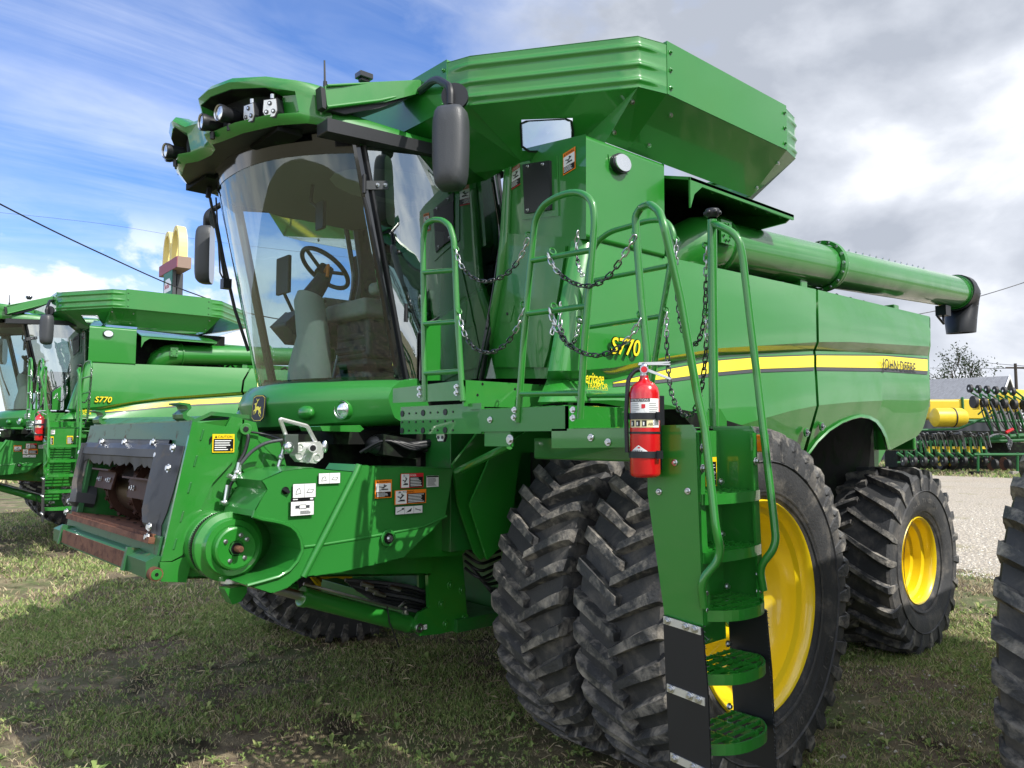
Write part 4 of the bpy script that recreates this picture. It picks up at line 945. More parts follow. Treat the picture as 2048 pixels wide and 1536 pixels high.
    # hooks on top
    for px in (358, 205):
        b = B(); c = fp(0, 0, 0); y0 = .30 if px > 300 else -1.22
        pr = [(-.02, -.05), (.0, .0), (.03, .02), (.05, .06), (.05, .10), (.10, .13), (.095, .14), (.035, .115), (.025, .06), (-.01, .03)]
        pr = [(0, -.03), (.05, .0), (.055, .03), (.02, .06), (.03, .085), (.08, .095), (.08, .107), (.01, .10), (0, .07), (.03, .035), (.03, .02), (-.02, 0)]
        b.prism([V(c.x+x*.8-.03, y0-.07, c.z+z*.75+.01) for x, z in pr], (0, .15, 0), GD); b.build('lifting_hook', root, bev=.004)
    b = B(); b.prism([V(T.x-.01, yl-.03, T.z), V(T.x-.01, yr+.03, T.z), V(T.x-.10, yr+.06, T.z+.045), V(T.x-.30, yr+.08, T.z+.03), V(T.x-.30, yl-.02, T.z+.03), V(T.x-.10, yl-.02, T.z+.045)], (0, 0, -.02), GD); b.build('feeder_top_plate', root, bev=.004)
    # drum with chains and slats
    b = B(); xc, zc = 2.16, 1.50
    b.cyl((xc, yr+.2, zc), (xc, yl-.2, zc), .155, STL, 40)
    for y in (yr+.36, YC-.12, yl-.32, YC+.28):
        b.lathe([(-.03, .155), (-.03, .20), (.03, .20), (.03, .155)], (xc, y, zc), (0,1,0), CHR, 36)
        for k in range(20): a = 2*math.pi*k/20; b.bolt((xc+.2*math.cos(a), y, zc+.2*math.sin(a)), (math.cos(a), 0, math.sin(a)), CHR, .014)
    for a, y0, y1 in ((.25, yr+.28, YC-.32), (.15, YC+.0, yl-.16), (2.0, yr+.3, yl-.2)):
        d = V(math.cos(a), 0, math.sin(a)); tt = V(-math.sin(a), 0, math.cos(a)); p = V(xc, 0, zc)+d*.24
        b.obox(V(p.x, (y0+y1)/2, p.z), d*.005, (0, (y1-y0)/2, 0), tt*.055, CHR); b.obox(V(p.x, (y0+y1)/2, p.z)+tt*.055-d*-.02, d*.03, (0, (y1-y0)/2, 0), tt*.005, CHR)
        for k in range(2):
            for y in (y0+.07, y1-.1): b.bolt(V(p.x, y+.04*k, p.z)+d*.006, d, ZN, .011)
    b.build('feeder_drum', root, smooth=35)
    # ---- green side shield with the pulley cup
    ys = .86; Q = lambda x, y, Y=ys: U(480+x*.2344, 880+y*.2344, Y=Y)
    up_ = [(180,345),(360,265),(540,240),(640,235),(760,250),(1000,270),(1040,210),(1260,235),(1500,232),(1700,236),(1820,240),(1790,420),(1750,650)]
    dn_ = [(1640,770),(1530,870),(1400,1000),(1200,1055),(870,1130),(600,1165),(510,1185),(400,1265),(265,1312)]
    cup = [(60,1240),(190,1205),(330,1165),(420,1110),(490,1030),(530,940),(515,850),(480,780),(430,735),(350,705),(280,690),(190,675),(110,650),(125,600),(170,520),(195,480),(230,425),(205,380)]
    crease = [(1760,650),(1560,740),(1300,790),(1000,845),(720,890),(545,912)]
    b = B()
    top_v = [Q(*p) for p in up_]; bot_v = [Q(*p, Y=ys) for p in dn_]; cup_v = [Q(*p) for p in cup]
    cr_v = [Q(*p, Y=ys+.003) for p in crease]
    # upper face: up_ -> crease (reversed) -> cup upper part ; lower face: crease -> dn_ -> cup lower part
    icup = 5
    U1 = top_v + cr_v[1:] + cup_v[icup:]; L1 = cr_v[::-1] + bot_v[0:]; L1 = cr_v[1:][::-1] + [top_v[-1]] + bot_v + cup_v[:icup+1]
    b.add(U1, [tuple(range(len(U1)))[::-1]], GP); b.add(L1, [tuple(range(len(L1)))[::-1]], GP)
    loop = top_v + bot_v + cup_v
    inn = [p+V(0, -.34, 0) for p in loop]
    mid = [p+V(0, .0, 0) for p in loop]
    b.grid([mid, [p+V(0,-.02,0) for p in mid], inn], GP, closed=True, flip=False)
    sh = b.build('feeder_shield', root, smooth=12, solid=.004)
    b = B(); b.tube([Q(1015, 215, ys+.01), Q(990, 280, ys+.015), Q(760, 740, ys+.03), Q(540, 1165, ys)], .018, GP, 8)
    b.tube([Q(*p, Y=ys-.002) for p in crease], .009, GP, 8); lip = [Q(*p, Y=ys+.006) for p in cup[:14]]; b.tube(lip, .010, GP, 6); b.build('rib_and_highlight_bead', sh, smooth=60)  # the tube along the crease is added to draw its highlight
    b = B(); c = Q(1248, 835, ys+.0); b.lathe([(.02, .045), (.025, .042), (.026, .03)], c, (0,1,0), GP, 24); b.cyl(c+V(0,.02,0), c+V(0,.0275,0), .028, DK, 18); b.bolt(c+V(0,.028,0), (0,1,0), ZN, .014)
    b.build('shield_latch', sh); b = B(); c = Q(385, 430); b.cyl(c, c+V(0,.006,0), .018, DK, 14); b.obox(c+V(0,.012,0), (.016,0,.010), (0,.006,0), (-.004,0,.006), BK); b.build('shield_latch', sh)
    for nm, px, k in (('white_sticker', (446,370,646,492), 'white'), ('shaft_sticker', (428,492,630,645), 'shaft'), ('white_sticker', (666,280,854,372), 'white'), ('warning_sticker', (1148,338,1292,495), 'warningv'), ('danger_sticker', (1367,283,1562,408), 'danger'), ('warning_sticker', (1318,423,1586,545), 'warning'), ('white_sticker', (1588,304,1692,400), 'textsheet'), ('pictogram_sticker', (1322,562,1555,630), 'three')):
        b = B(); l, t_, r, bt = px; l, r = 480+l*.2344, 480+r*.2344; t_, bt = 880+t_*.2344, 880+bt*.2344; decal(b, (l, t_, r, bt), Y=ys+(.014 if 'shaft' in nm or px[1] > 400 else .008), kind=k, off=.004); b.build(nm, sh, smooth=0)
    # plate behind the shield
    b = B(); b.prism([Q(x, y, .62) for x, y in ((1700,236),(1990,215),(2000,300),(1990,560),(1945,620),(1930,700),(1975,880),(1890,985),(1380,1010))], (0, -.02, 0), G)
    for x, y in ((1820,548),(1824,695),(1890,610)): b.bolt(Q(x, y, .62), (0,1,0), ZN if x < 1850 else G, .016)
    for x, y in ((1745,540),(1850,620),(1800,700)): c = Q(x, y, .62); b.cyl(c, c+V(0,.002,0), .012, DK, 12)
    b.build('feeder_rear_plate', root, bev=.002)
    # ---- variable belt pulley
    b = B(); c = U(478, 1098, Y=.74); c = V(c.x, 0, c.z)
    pr = [(.40, .10), (.42, .235), (.50, .245), (.52, .235), (.535, .20), (.55, .20), (.575, .235), (.60, .250), (.625, .245), (.635, .205), (.64, .20), (.70, .195), (.705, .16), (.70, .155), (.72, .15), (.76, .148), (.765, .14), (.77, .135), (.765, .055), (.74, .05), (.74, 0)]
    pr = [(a if a < .64 else .64+(a-.64)*.55, r*.68) for a, r in pr]; yo_ = -.062; b.lathe(pr, c, (0,1,0), G, 72); b.lathe([(.536, .139), (.541, .158), (.568, .158), (.573, .139)], c, (0,1,0), CHR, 72)
    for k in range(90): a = 2*math.pi*k/90; b.obox(c+V(math.cos(a)*.159, .555, math.sin(a)*.159), (math.cos(a)*.004, 0, math.sin(a)*.004), (0, .012, 0), (-math.sin(a)*.003, 0, math.cos(a)*.003), BK)
    for a in (.6, 1.9, 2.5, 4.0, 5.2): b.bolt(c+V(math.cos(a)*.064, .767+yo_, math.sin(a)*.064), (0,1,0), ZN, .009)
    hx = [c+V(math.cos(k*math.pi/3)*.036, .764+yo_, math.sin(k*math.pi/3)*.036) for k in range(6)]; b.prism(hx, (0, .012, 0), GD)
    b.cyl(c+V(0,.777+yo_,0), c+V(0,.778+yo_,0), .028, DB, 20); b.lathe([(.70, .016), (.76, .016), (.765, .013), (.765, 0)], c, (0,1,0), RU, 12)
    b.build('belt_pulley', root, smooth=30)
    b = B(); c2 = c+V(-.02, .60, -.21); b.cyl(c2+V(0,0,.03), c2+V(0,0,.055), .045, AL, 16); b.prism([c2+V(.06,0,.02), c2+V(-.05,0,.02), c2+V(-.05,0,-.01), c2+V(-.02,0,-.05), c2+V(.02,0,-.06)], (0, .08, 0), G); b.build('pulley_foot', root, bev=.004)
    # hydraulic cylinders
    for s in (1, -1):
        b = B()
        A, C = U(602, 1192, Y=.35), U(815, 1247, Y=.35); 
        if s < 0: A, C = mir(A), mir(C)
        b.cyl(A, C, .052, G, 24); b.lathe([(0, .052), (.002, .058), (.03, .058), (.032, .052)], A, C-A, G, 24); b.cyl(A-(C-A)*.6, A, .026, ZN, 14)
        d = (C-A).normalized(); b.ball(C, .055, G)
        b.tube([A+V(0, .03, .07), C+V(0, .03, .075)-d*.1, C-d*.06+V(0,.03,.11), C-d*.03+V(0,.0,.13), C+V(0,.0,.055)], .009, ZN, 8)
        if s > 0: b.cyl(C-d*.02+V(0,0,.05), C-d*.02+V(0,0,.11), .014, ZN, 8); b.tube([C-d*.18+V(0,.03,.08), C-d*.18+V(0,.06,-.02), C-d*.12+V(0,.05,-.11), C-d*.10+V(0,.05,-.15)], .005, BK, 6)
        b.build('lift_cylinder', root, smooth=35)
    # leg of the main frame
    b = B(); q = [U(x, y, Y=.42) for x, y in ((855,1115),(925,1110),(936,1255),(880,1268),(840,1272),(825,1255),(840,1225),(858,1215))]
    b.prism(q, (0, -.03, 0), G); b.prism([p+V(0, -.10, 0) for p in q], (0, -.02, 0), GD)
    for x, y in ((883,1208),(924,1180),(892,1248),(930,1236),(901,1170)): b.bolt(U(x, y, Y=.42), (0,1,0), G, .022)
    c = U(838, 1256, Y=.42); b.lathe([(-.05, .028), (.012, .028), (.012, .012), (.004, .01)], c, (0,1,0), ZN, 18)
    b.box((.62, -1.2, .62), (.75, .4, .72), GD); b.box((.3, -1.3, .60), (.7, .45, .68), GD)
    lg = b.build('frame_leg', root, bev=.004)
    b = B(); decal(b, (843, 1249, 853, 1259), Y=.425, kind='three'); b.build('pictogram_sticker', lg, smooth=0)
    # plates beside the front axle
    b = B(); b.prism([U(x, y, Y=.80) for x, y in ((905,930),(962,858),(1060,850),(1030,960),(1000,1000),(1010,1070),(985,1100),(962,1120),(950,1105),(918,1010))], (0, -.02, 0), G)
    b.prism([U(x, y, Y=.9) for x, y in ((985,905),(1075,850),(1125,850),(1125,905),(1040,905),(1020,1075),(975,1120),(940,1010))], (0, -.015, 0), G)
    b.build('axle_plate', root, bev=.003)
    # ---- hydraulic multi-coupler
    b = B(); yq = .62; Cq = lambda x, y, Y=yq: U(x, y, Y=Y)
    b.prism([Cq(x, y) for x, y in ((588,893),(597,885),(640,883),(648,895),(646,915),(632,927),(600,924),(590,912))], (0, -.06, 0), AL)
    for x, y in ((598,912),(634,915),(600,895),(615,918)): c = Cq(x, y); b.lathe([(0, .022), (.006, .022), (.006, .016), (.002, .014)], c, (0,1,0), AL, 18)
    c = Cq(622, 896); b.cyl(c-V(.0,0,0), c+V(.02,.06,0), .022, AL, 18); b.cyl(c+V(.02,.06,0), c+V(.0205,.062,0), .016, DB, 14)
    b.tube([Cq(575, 880, .60), Cq(560, 838, .62), Cq(614, 852, .62), Cq(636, 893, .60)], .011, AL, 8, fil=.01)
    b.obox(Cq(582, 888), (.035,0,0), (0,.01,0), (0,0,.05), ZN); b.ball(Cq(577, 895), .03, ZN); b.ball(Cq(650, 893), .028, ZN, .6, .6, 1.2)
    b.build('hydraulic_coupler', root, bev=.003)
    b = B()
    def hose(pts, r, m=BK): h = B(); h.tube(fillet([U(x, y, Y=Y) for x, y, Y in pts], .08, k=4), r, m, 8); h.build('hydraulic_hose', root, smooth=60)
    hose(((488,858,.5),(498,872,.52),(490,905,.52),(478,925,.52)), .010); hose(((565,880,.6),(530,885,.58),(500,905,.55),(480,930,.54)), .009, GR); hose(((487,862,.5),(530,868,.5),(560,878,.58)), .006)
    for pts in (((478,925),(474,945),(468,955)), ((480,930),(478,948),(470,955)), ((455,950),(468,957),(480,958)), ((455,970),(450,1005),(440,1005)), ((482,975),(478,1010),(475,1030)), ((568,895),(562,915),(556,935))):
        b.tube([U(x, y, Y=.54) for x, y in pts], .012, ZN, 8); c = U(*pts[1], Y=.54); b.ball(c, .018, ZN); b.build('hose_fitting', root, smooth=60); b = B()
    hose(((470,955,.53),(458,975,.52),(455,995,.52)), .009)
    # bundles below and above the feeder
    for k in range(7): hose(((690+4*k,1160+3*k,.30),(760,1165+7*k,.34),(820,1172+8*k,.36),(880,1195+6*k,.3)), .011, BK if k % 3 else GR)
    for x, y in ((735,1170),(745,1180),(760,1188),(790,1176)): b.cyl(U(x-12, y-3, Y=.37), U(x+10, y+3, Y=.37), .015, ZN, 8); b.build('hose_fitting', root, smooth=60); b = B()
    for k in range(12): hose(((720+9*k,905-2*k,.35),(770+7*k,875+3*k,.45),(830+6*k,905-4*k,.5),(900+5*k,860+3*k,.45)), .009+.004*(k % 3), BK)
    for k in range(8): hose(((500+6*k,1010-8*k,.40),(520+5*k,960-3*k,.45),(560+6*k,940+k,.45)), .008, BK)
    for k in range(6): hose(((940+8*k,1130+9*k,.45),(965+5*k,1165+6*k,.55),(1000,1150+14*k,.5)), .010, BK if k % 2 else GR)
    for k in range(5): hose(((930,1080+14*k,.5),(960,1100+15*k,.62),(1000,1090+12*k,.55)), .010, BK)
    b = B(); b.ball(U(770, 890, Y=.35), .13, BK, 1, .7, .55); b.box((.8, -.9, 1.78), (1.5, .3, 1.86), DK); b.obox(U(800, 895, Y=.4), (.15,0,.02), (0,.05,0), (0,0,.06), DK); b.build('fan_duct', root, smooth=60)
    b = B(); b.prism([U(x, y, Y=.45) for x, y in ((640,852),(720,850),(728,858),(720,864),(645,862))], (0, -.25, 0), G); b.build('front_step', root, bev=.006)
    # cross members above the feeder
    b = B(); b.prism([U(x, y, Y=.48) for x, y in ((485,838),(512,845),(517,865),(515,920),(500,960),(485,940))], (0, -.02, 0), G); b.prism([U(x, y, Y=.40) for x, y in ((515,870),(560,885),(575,940),(545,1000),(500,1010),(440,1010))], (0, -.02, 0), G)
    b.cyl(U(492, 858, Y=.49), U(492, 858, Y=.52), .03, G, 16); b.cyl(U(492, 858, Y=.515), U(492, 858, Y=.525), .014, DB, 12)
    b.tube([U(455, 985, Y=.48), U(500, 1000, Y=.45)], .03, G, 10)
    c = U(497, 1010, Y=.6); 
    for k in range(4): ring(b, c+V(0, 0, .02*k), .032, (0,0,1), ZN, .008)
    b.build('feeder_bracket', root, bev=.003)
# the ladder side was drawn at a first estimate of its size; checked against the second machine and the
# shadows it is a tenth smaller and stands a little further out and forward
PK, PT_ = .9035, V(.366, .4265, .1756)
class PB(B):
    def build(s, *a, **k):
        s.v = [(x*PK+PT_.x, y*PK+PT_.y, z*PK+PT_.z) for x, y, z in s.v]; return super().build(*a, **k)
def make_platform(root, xF):
    X0 = 1.2
    b = PB()
    def Px(x, y, X=X0): return U(x, y, X=X)
    # upper deck box by the cab
    yA, yB_ = Px(780, 785).y, 1.14
    zt1 = 2.12
    b.prism([V(X0, .46, 2.11), V(X0, yB_, 2.125), V(X0, yB_, Px(930, 800).z), V(X0, .46, Px(782, 806).z)], (-.012, 0, 0), G)
    b.prism([V(X0, yB_, 2.125), V(.45, yB_, 2.125), V(.45, yB_, 2.02), V(.62, yB_, 2.02), V(.62, yB_, 1.99), V(X0, yB_, 1.985)], (0, -.012, 0), G)
    b.box((.4, .46, 2.09), (X0-.012, yB_-.012, 2.10), G)
    for x, y in ((965, 768), (1030, 778), (1080, 770), (955, 790)): c = U(x, y, Y=yB_); b.cyl(c, c+V(0, .002, 0), .008, DB, 8)
    # lower deck edge
    z1 = Px(1000, 812).z; z1 = 1.965
    b.prism([V(X0, 1.27, z1), V(X0, 1.90, z1), V(X0, 1.90, z1-.115), V(X0, 1.27, z1-.115)], (-.012, 0, 0), GP)
    b.prism([V(X0, 1.90, z1), V(.55, 1.90, z1), V(.55, 1.90, z1-.115), V(X0, 1.90, z1-.115)], (0, -.012, 0), G)
    b.prism([V(X0, 2.28, 1.86), V(X0, 1.80, 1.86), V(X0, 1.80, 1.77), V(X0, 2.28, 1.78)], (-.03, 0, 0), G)
    b.prism([V(.7, 1.8, 1.85), V(1.17, 1.8, 1.85), V(1.17, 2.40, 1.85), V(.7, 2.40, 1.85)], (0, 0, -.02), GP)
    for p in ((X0, 1.36, 1.91), (X0, 1.56, 1.91), (X0, 2.05, 1.82), (X0, 2.15, 1.80)): b.bolt(p, (1,0,0), ZN, .013)
    b.obox(V(X0-.02, 1.40, 1.82), (.01,0,0), (0,.10,0), (0,0,.045), GP); b.bolt((X0-.01, 1.5, 1.81), (1,0,0), ZN, .02)
    b.tube([V(X0-.05, 1.45, 1.78), V(.9, .7, 1.62)], .022, G, 8)
    dk = b.build('platform_frame', root, bev=.004)
    # perforated decks, the holes let the sun through
    b = PB()
    def perf(x0, x1, y0, y1, z, m):
        nx, ny = max(1, int((x1-x0)/.085)), max(1, int((y1-y0)/.085)); dx, dy = (x1-x0)/nx, (y1-y0)/ny
        for i in range(nx):
            for j in range(ny):
                a, c = x0+dx*i, y0+dy*j; r = .020 if (i+j) % 2 else .028; cc = V(a+dx/2, c+dy/2, z); n = 12; hole = []; sq = []
                for k in range(n):
                    t = 2*math.pi*(k+.5)/n; ux, uy = math.cos(t), math.sin(t); hole.append(cc+V(ux*r, uy*r, .004)); s = .5/max(abs(ux), abs(uy)); sq.append(cc+V(ux*s*dx, uy*s*dy, 0))
                for k in range(n): b.add([sq[k], sq[(k+1) % n], hole[(k+1) % n], hole[k]], [(0,1,2,3)], m)
    perf(.42, X0-.02, .50, yB_-.02, 2.112, G); perf(.45, X0-.02, 1.16, 1.88, z1+.002, G); perf(.5, X0-.04, 1.90, 2.38, 1.862, G)
    b.build('perforated_deck', root, smooth=0)
    b = PB()
    for (a, c, z) in ((.52, 1.10, 2.0), ):
        for i in range(8):
            for j in range(3):
                cc = V(X0-.03, a+.07*i, 1.96-.05*j); r = .018 if (i % 3 == 0 and j != 1) else .006
                b.cyl(cc, cc+V(.004,0,0), r, G if False else DB, 10)
    b.box((X0-.05, .5, 1.84), (X0-.03, 1.25, 2.0), G); b.build('deck_skirt', root)
    # work light under the deck
    b = PB(); c = U(886, 869, X=1.12); hexa = [(-.85, .9), (.85, .9), (1, -.35), (.6, -1), (-.6, -1), (-1, -.35)]
    b.prism([c+V(0, x*.042, y*.042) for x, y in hexa], (.012, 0, 0), BK); b.prism([c+V(.013, x*.037, y*.037) for x, y in hexa], (.005, 0, 0), AL)
    for x, y in ((0, .45), (-.45, -.4), (.45, -.4)): q = c+V(.018, x*.042, y*.04); b.cyl(q, q+V(.003,0,0), .010, GR, 12)
    b.tube([c+V(0,0,.04), V(1.1, c.y, 1.92)], .01, BK, 6); b.build('work_light', root)
    # ---- rails
    R = .0165
    b = PB(); px = [(850,802),(848,680),(846,480),(851,448),(868,439),(885,440),(900,452),(908,480),(915,640),(926,802)]
    b.tube(fillet([Px(*p) for p in px], .03), R, G, 12)
    for y, x0, x1 in ((543, 847, 911), (646, 848, 915), (745, 849, 921)): b.tube([Px(x0, y+2), Px(x1, y-3)], R*.85, G, 10)
    for x, y in ((845, 778), (845, 790), (919, 774), (919, 786)): b.bolt(Px(x, y)+V(R, 0, 0), (1,0,0), ZN, .012)
    ring(b, Px(912, 497), .017, (0,1,.4)); ring(b, Px(918, 622), .017, (0,1,.4)); b.build('handrail', root, smooth=60)
    b = PB(); px = [(1036,845),(1046,700),(1058,560),(1070,440),(1085,412),(1110,395),(1140,385),(1165,386),(1185,402),(1190,440),(1180,560),(1168,700),(1160,838)]
    b.tube(fillet([Px(*p) for p in px], .05), R, G, 12)
    for y0, x0, y1, x1 in ((522,1060,500,1184), (628,1050,612,1175), (788,1038,786,1163)): b.tube([Px(x0, y0), Px(x1, y1)], R*.85, G, 10)
    for x, y in ((1035, 820), (1034, 835), (1152, 820), (1152, 836)): b.bolt(Px(x, y)+V(R, 0, 0), (1,0,0), ZN, .012)
    for x, y in ((1058, 470), (1105, 503), (1048, 610), (1108, 613), (1160, 640)): ring(b, Px(x, y), .017, (.3,1,.4))
    b.build('handrail', root, smooth=60)
    b = PB(); A3 = lambda x, y: U(x, y, X=1.2)
    post = [V(1.2, 2.33, 1.86), A3(1296, 718), A3(1283, 600), A3(1272, 460), A3(1271, 432), A3(1282, 415)]
    arch = [U(1300, 408, Y=2.44), U(1318, 422, Y=2.50), U(1328, 450, Y=2.54)]
    out = [U(1362, 600, Y=2.57), U(1393, 780, Y=2.60), U(1410, 860, Y=2.63), U(1432, 1060, Y=2.68), U(1441, 1095, Y=2.69), U(1436, 1122, Y=2.68), U(1408, 1155, Y=2.64), U(1403, 1175, Y=2.63), U(1408, 1215, Y=2.63)]
    b.tube(fillet(post+arch+out, .03), R, G, 12); ring(b, A3(1272, 468), .017, (.3,1,.4)); ring(b, A3(1282, 630), .017, (.3,1,.4))
    b.build('ladder_rail', root, smooth=60)
    b = PB(); X4 = .75; k0 = U(1425, 436, X=X4)
    b.tube([U(1428, 857, X=X4), U(1424, 440, X=X4)], .022, G, 12); b.lathe([(0, .02), (.01, .03), (.03, .034), (.04, .03), (.045, .0)], k0, (0,0,1), BK, 16)
    for k in range(6): a = k*math.pi/3; b.ball(k0+V(.03*math.cos(a), .03*math.sin(a), .022), .012, BK, seg=8)
    br = [U(1425, 446, X=X4), U(1440, 452, Y=2.46), U(1465, 465, Y=2.52), U(1478, 480, Y=2.55), U(1485, 510, Y=2.56), U(1515, 760, Y=2.60), U(1548, 1040, Y=2.68), U(1552, 1080, Y=2.69), U(1545, 1102, Y=2.68), U(1524, 1128, Y=2.64), U(1521, 1145, Y=2.63), U(1527, 1180, Y=2.63)]
    b.tube(fillet(br, .04), R, G, 12); ring(b, U(1412, 492, X=X4), .017, (.3,1,.4)); ring(b, U(1415, 625, X=X4), .017, (.3,1,.4))
    c = V(X4, 2.39, 1.87); b.prism([c+V(.09,0,0), c+V(-.09,0,0), c+V(-.09,0,.03), c+V(-.04,0,.08), c+V(.04,0,.08), c+V(.09,0,.03)], (0, -.008, 0), G)
    b.build('ladder_rail', root, smooth=60)
    b = PB(); X5 = .5; P5 = lambda x, y: U(x, y, X=X5)
    b.tube(fillet([P5(1140, 815), P5(1165, 640), P5(1180, 520), P5(1192, 485), P5(1220, 463), P5(1300, 440), P5(1330, 440), P5(1347, 462), P5(1346, 500), P5(1322, 640), P5(1300, 790), P5(1296, 815)], .05), R, G, 12)
    b.tube([P5(1180, 562), P5(1335, 532)], R*.85, G, 10); b.tube([P5(1172, 655), P5(1322, 632)], R*.85, G, 10); b.tube([P5(1150, 792), P5(1300, 790)], R*.85, G, 10)
    ring(b, P5(1352, 478), .017, (.3,1,.4)); ring(b, P5(1333, 620), .017, (.3,1,.4)); b.build('handrail', root, smooth=60)
    # ---- safety chains
    def ch(pxs, A, C):
        b = PB(); A = A(*pxs[0]); C = C(*pxs[-1]); b_ = [A]+[UV(x, y, A, C) for x, y in pxs[1:-1]]+[C]; chain(b, b_); b.build('safety_chain', root, smooth=60)
    fX = lambda X: (lambda x, y: U(x, y, X=X))
    ch(((912,500),(922,530),(945,555),(975,563),(1010,550),(1038,520),(1056,478)), fX(1.215), fX(1.215))
    ch(((919,630),(930,670),(952,698),(982,705),(1012,688),(1035,655),(1048,618)), fX(1.215), fX(1.215))
    ch(((1095,508),(1112,540),(1145,565),(1180,572),(1215,555),(1245,515),(1270,472)), fX(1.22), fX(1.22))
    ch(((1098,618),(1115,660),(1145,695),(1190,711),(1230,700),(1262,672),(1281,638)), fX(1.22), fX(1.22))
    ch(((1156,462),(1153,500),(1158,535),(1166,552)), fX(.74), fX(.8)); ch(((1121,605),(1121,650),(1135,690),(1150,680),(1160,640)), fX(.74), fX(.95)); ch(((1110,640),(1103,668)), fX(.9), fX(.95))
    ch(((1352,480),(1353,560),(1360,640),(1372,675),(1385,690),(1400,675),(1410,620),(1413,495)), fX(.5), fX(.75))
    ch(((1333,625),(1334,700),(1342,780),(1358,820),(1375,832),(1392,815),(1404,770),(1412,700),(1415,628)), fX(.5), fX(.75))
    # door opening face behind the deck: wall, hatch, pillar
    b = B(); xw = .76
    q = [U(x, y, X=xw) for x, y in ((1004,470),(1150,478),(1158,500),(1140,640),(1118,752),(962,757),(985,640))]
    wo_ = V(.745, 1.54, 2.5); ww = lambda x, y, o=0: UW(x, y, wo_, WN, o); b.prism([ww(1006, 466), ww(1150, 476), ww(1146, 560), ww(1112, 757), ww(962, 757), ww(986, 640), ww(1003, 540)], WN*-.04, G)
    b.tube([ww(1014, 320, -.02), ww(1009, 470, -.01), ww(1003, 560), ww(984, 660), ww(962, 757)], [.035, .04, .04, .04, .035], G, 12)
    wl = b.build('cab_side_wall', root, bev=.02, seg=3)
    b = B(); q = [ww(x, y, .004) for x, y in ((1032,500),(1136,492),(1124,570),(1102,700),(1092,735),(994,735),(992,725))]
    b.prism(q, WN*.012, G); b.prism([p+WN*.013 for p in (ww(1012,618,.004),ww(1034,612,.004),ww(1026,645,.004),ww(1006,645,.004))], WN*.003, G); c = ww(1021, 628, .02); b.cyl(c, c+V(.006,0,0), .010, DB, 10)
    b.build('access_hatch', wl, bev=.008)
    # ---- ladder
    yo = 2.60; L0 = V(1.19, yo, 1.87); Lb = V(1.22, 2.66, .50)
    b = PB()
    def st_(X, th):
        b.prism([V(X, 2.38, 1.84), V(X, 2.40, 1.87), V(X, 2.58, 1.87), V(X, 2.60, 1.84), V(X, 2.605, 1.59), V(X+.0, 2.62, 1.10), V(X, 2.44, 1.10), V(X, 2.36, 1.59), V(X, 2.36, 1.80)], (th, 0, 0), G)
    st_(1.20, -.012); b.prism([V(1.188, 2.605, 1.84), V(1.188, 2.605, 1.59), V(1.188, 2.622, 1.10), V(1.15, 2.622, 1.10), V(1.15, 2.605, 1.59), V(1.15, 2.605, 1.84)], (0, -.01, 0), G)
    st_(.76, .012); b.prism([V(.772, 2.605, 1.84), V(.772, 2.605, 1.59), V(.772, 2.622, 1.10), V(.80, 2.622, 1.10), V(.80, 2.605, 1.59), V(.80, 2.605, 1.84)], (0, -.01, 0), G)
    for p in ((1.2, 2.42, 1.60), (1.2, 2.56, 1.61), (1.2, 2.50, 1.72)): b.bolt(p, (1,0,0), ZN, .011)
    for p in ((1.17, 2.606, 1.22), (1.17, 2.606, 1.155), (1.17, 2.606, 1.70), (1.17, 2.606, 1.78), (.785, 2.606, 1.25), (.785, 2.606, 1.18), (.785, 2.606, 1.72)): b.bolt(p, (0,1,0), ZN, .013)
    b.prism([V(1.188, 2.42, 1.85), V(.772, 2.42, 1.85), V(.772, 2.44, .95), V(1.188, 2.44, .95)], (0, -.01, 0), G)
    b.prism([V(1.188, 2.46, .93), V(.98, 2.46, .93), V(.98, 2.47, .76), V(1.188, 2.47, .76)], (0, -.01, 0), G)
    b.prism([V(1.188, 2.46, .70), V(.772, 2.46, .70), V(.772, 2.47, .64), V(1.188, 2.47, .64)], (0, -.01, 0), YL) if False else None
    ld = b.build('ladder', root, bev=.003)
    for z, big in ((1.60, 0), (1.375, 0), (1.155, 1), (.915, 1), (.655, 1)):
        b = PB(); x0, x1 = .775, 1.187; ye = 2.62+(.085 if big else .03); yb2 = 2.45+(.02 if big else 0); n = 14; fr = []
        for k in range(n+1): t = k/n; x = x0+(x1-x0)*t; fr.append(V(x, ye-(.10 if big else .03)*(abs(2*t-1)**2.6), z))
        for k in range(n): b.prism([fr[k], fr[k+1], fr[k+1]+V(0,0,-.042), fr[k]+V(0,0,-.042)], (0, -.008, 0), G)
        for x in (x0, x0+(x1-x0)*.33, x0+(x1-x0)*.66, x1-.008): b.box((x, yb2, z-.03), (x+.008, ye-(.03 if x0+.01 < x < x1-.02 else .10 if big else .035), z), G)
        nb = 4
        for j in range(nb+1):
            yj = yb2+(ye-.05-yb2)*j/nb; cut = (x1-x0)*.5*(max(0, (yj-ye+.10)/.10))**.5*.6 if big else 0; b.box((x0+cut, yj, z-.014), (x1-cut, yj+.007, z), G)
            if j < nb:
                for k in range(9): xx = x0+cut+.01+(x1-x0-2*cut-.02)*k/8; b.box((xx, yj, z), (xx+.008, yj+.007, z+.004), G)
        for x in (x0+.05, x1-.05): b.bolt((x, yb2+.01, z+.03), (0,1,0), ZN, .011)
        b.build('step', ld, bev=0, smooth=0)
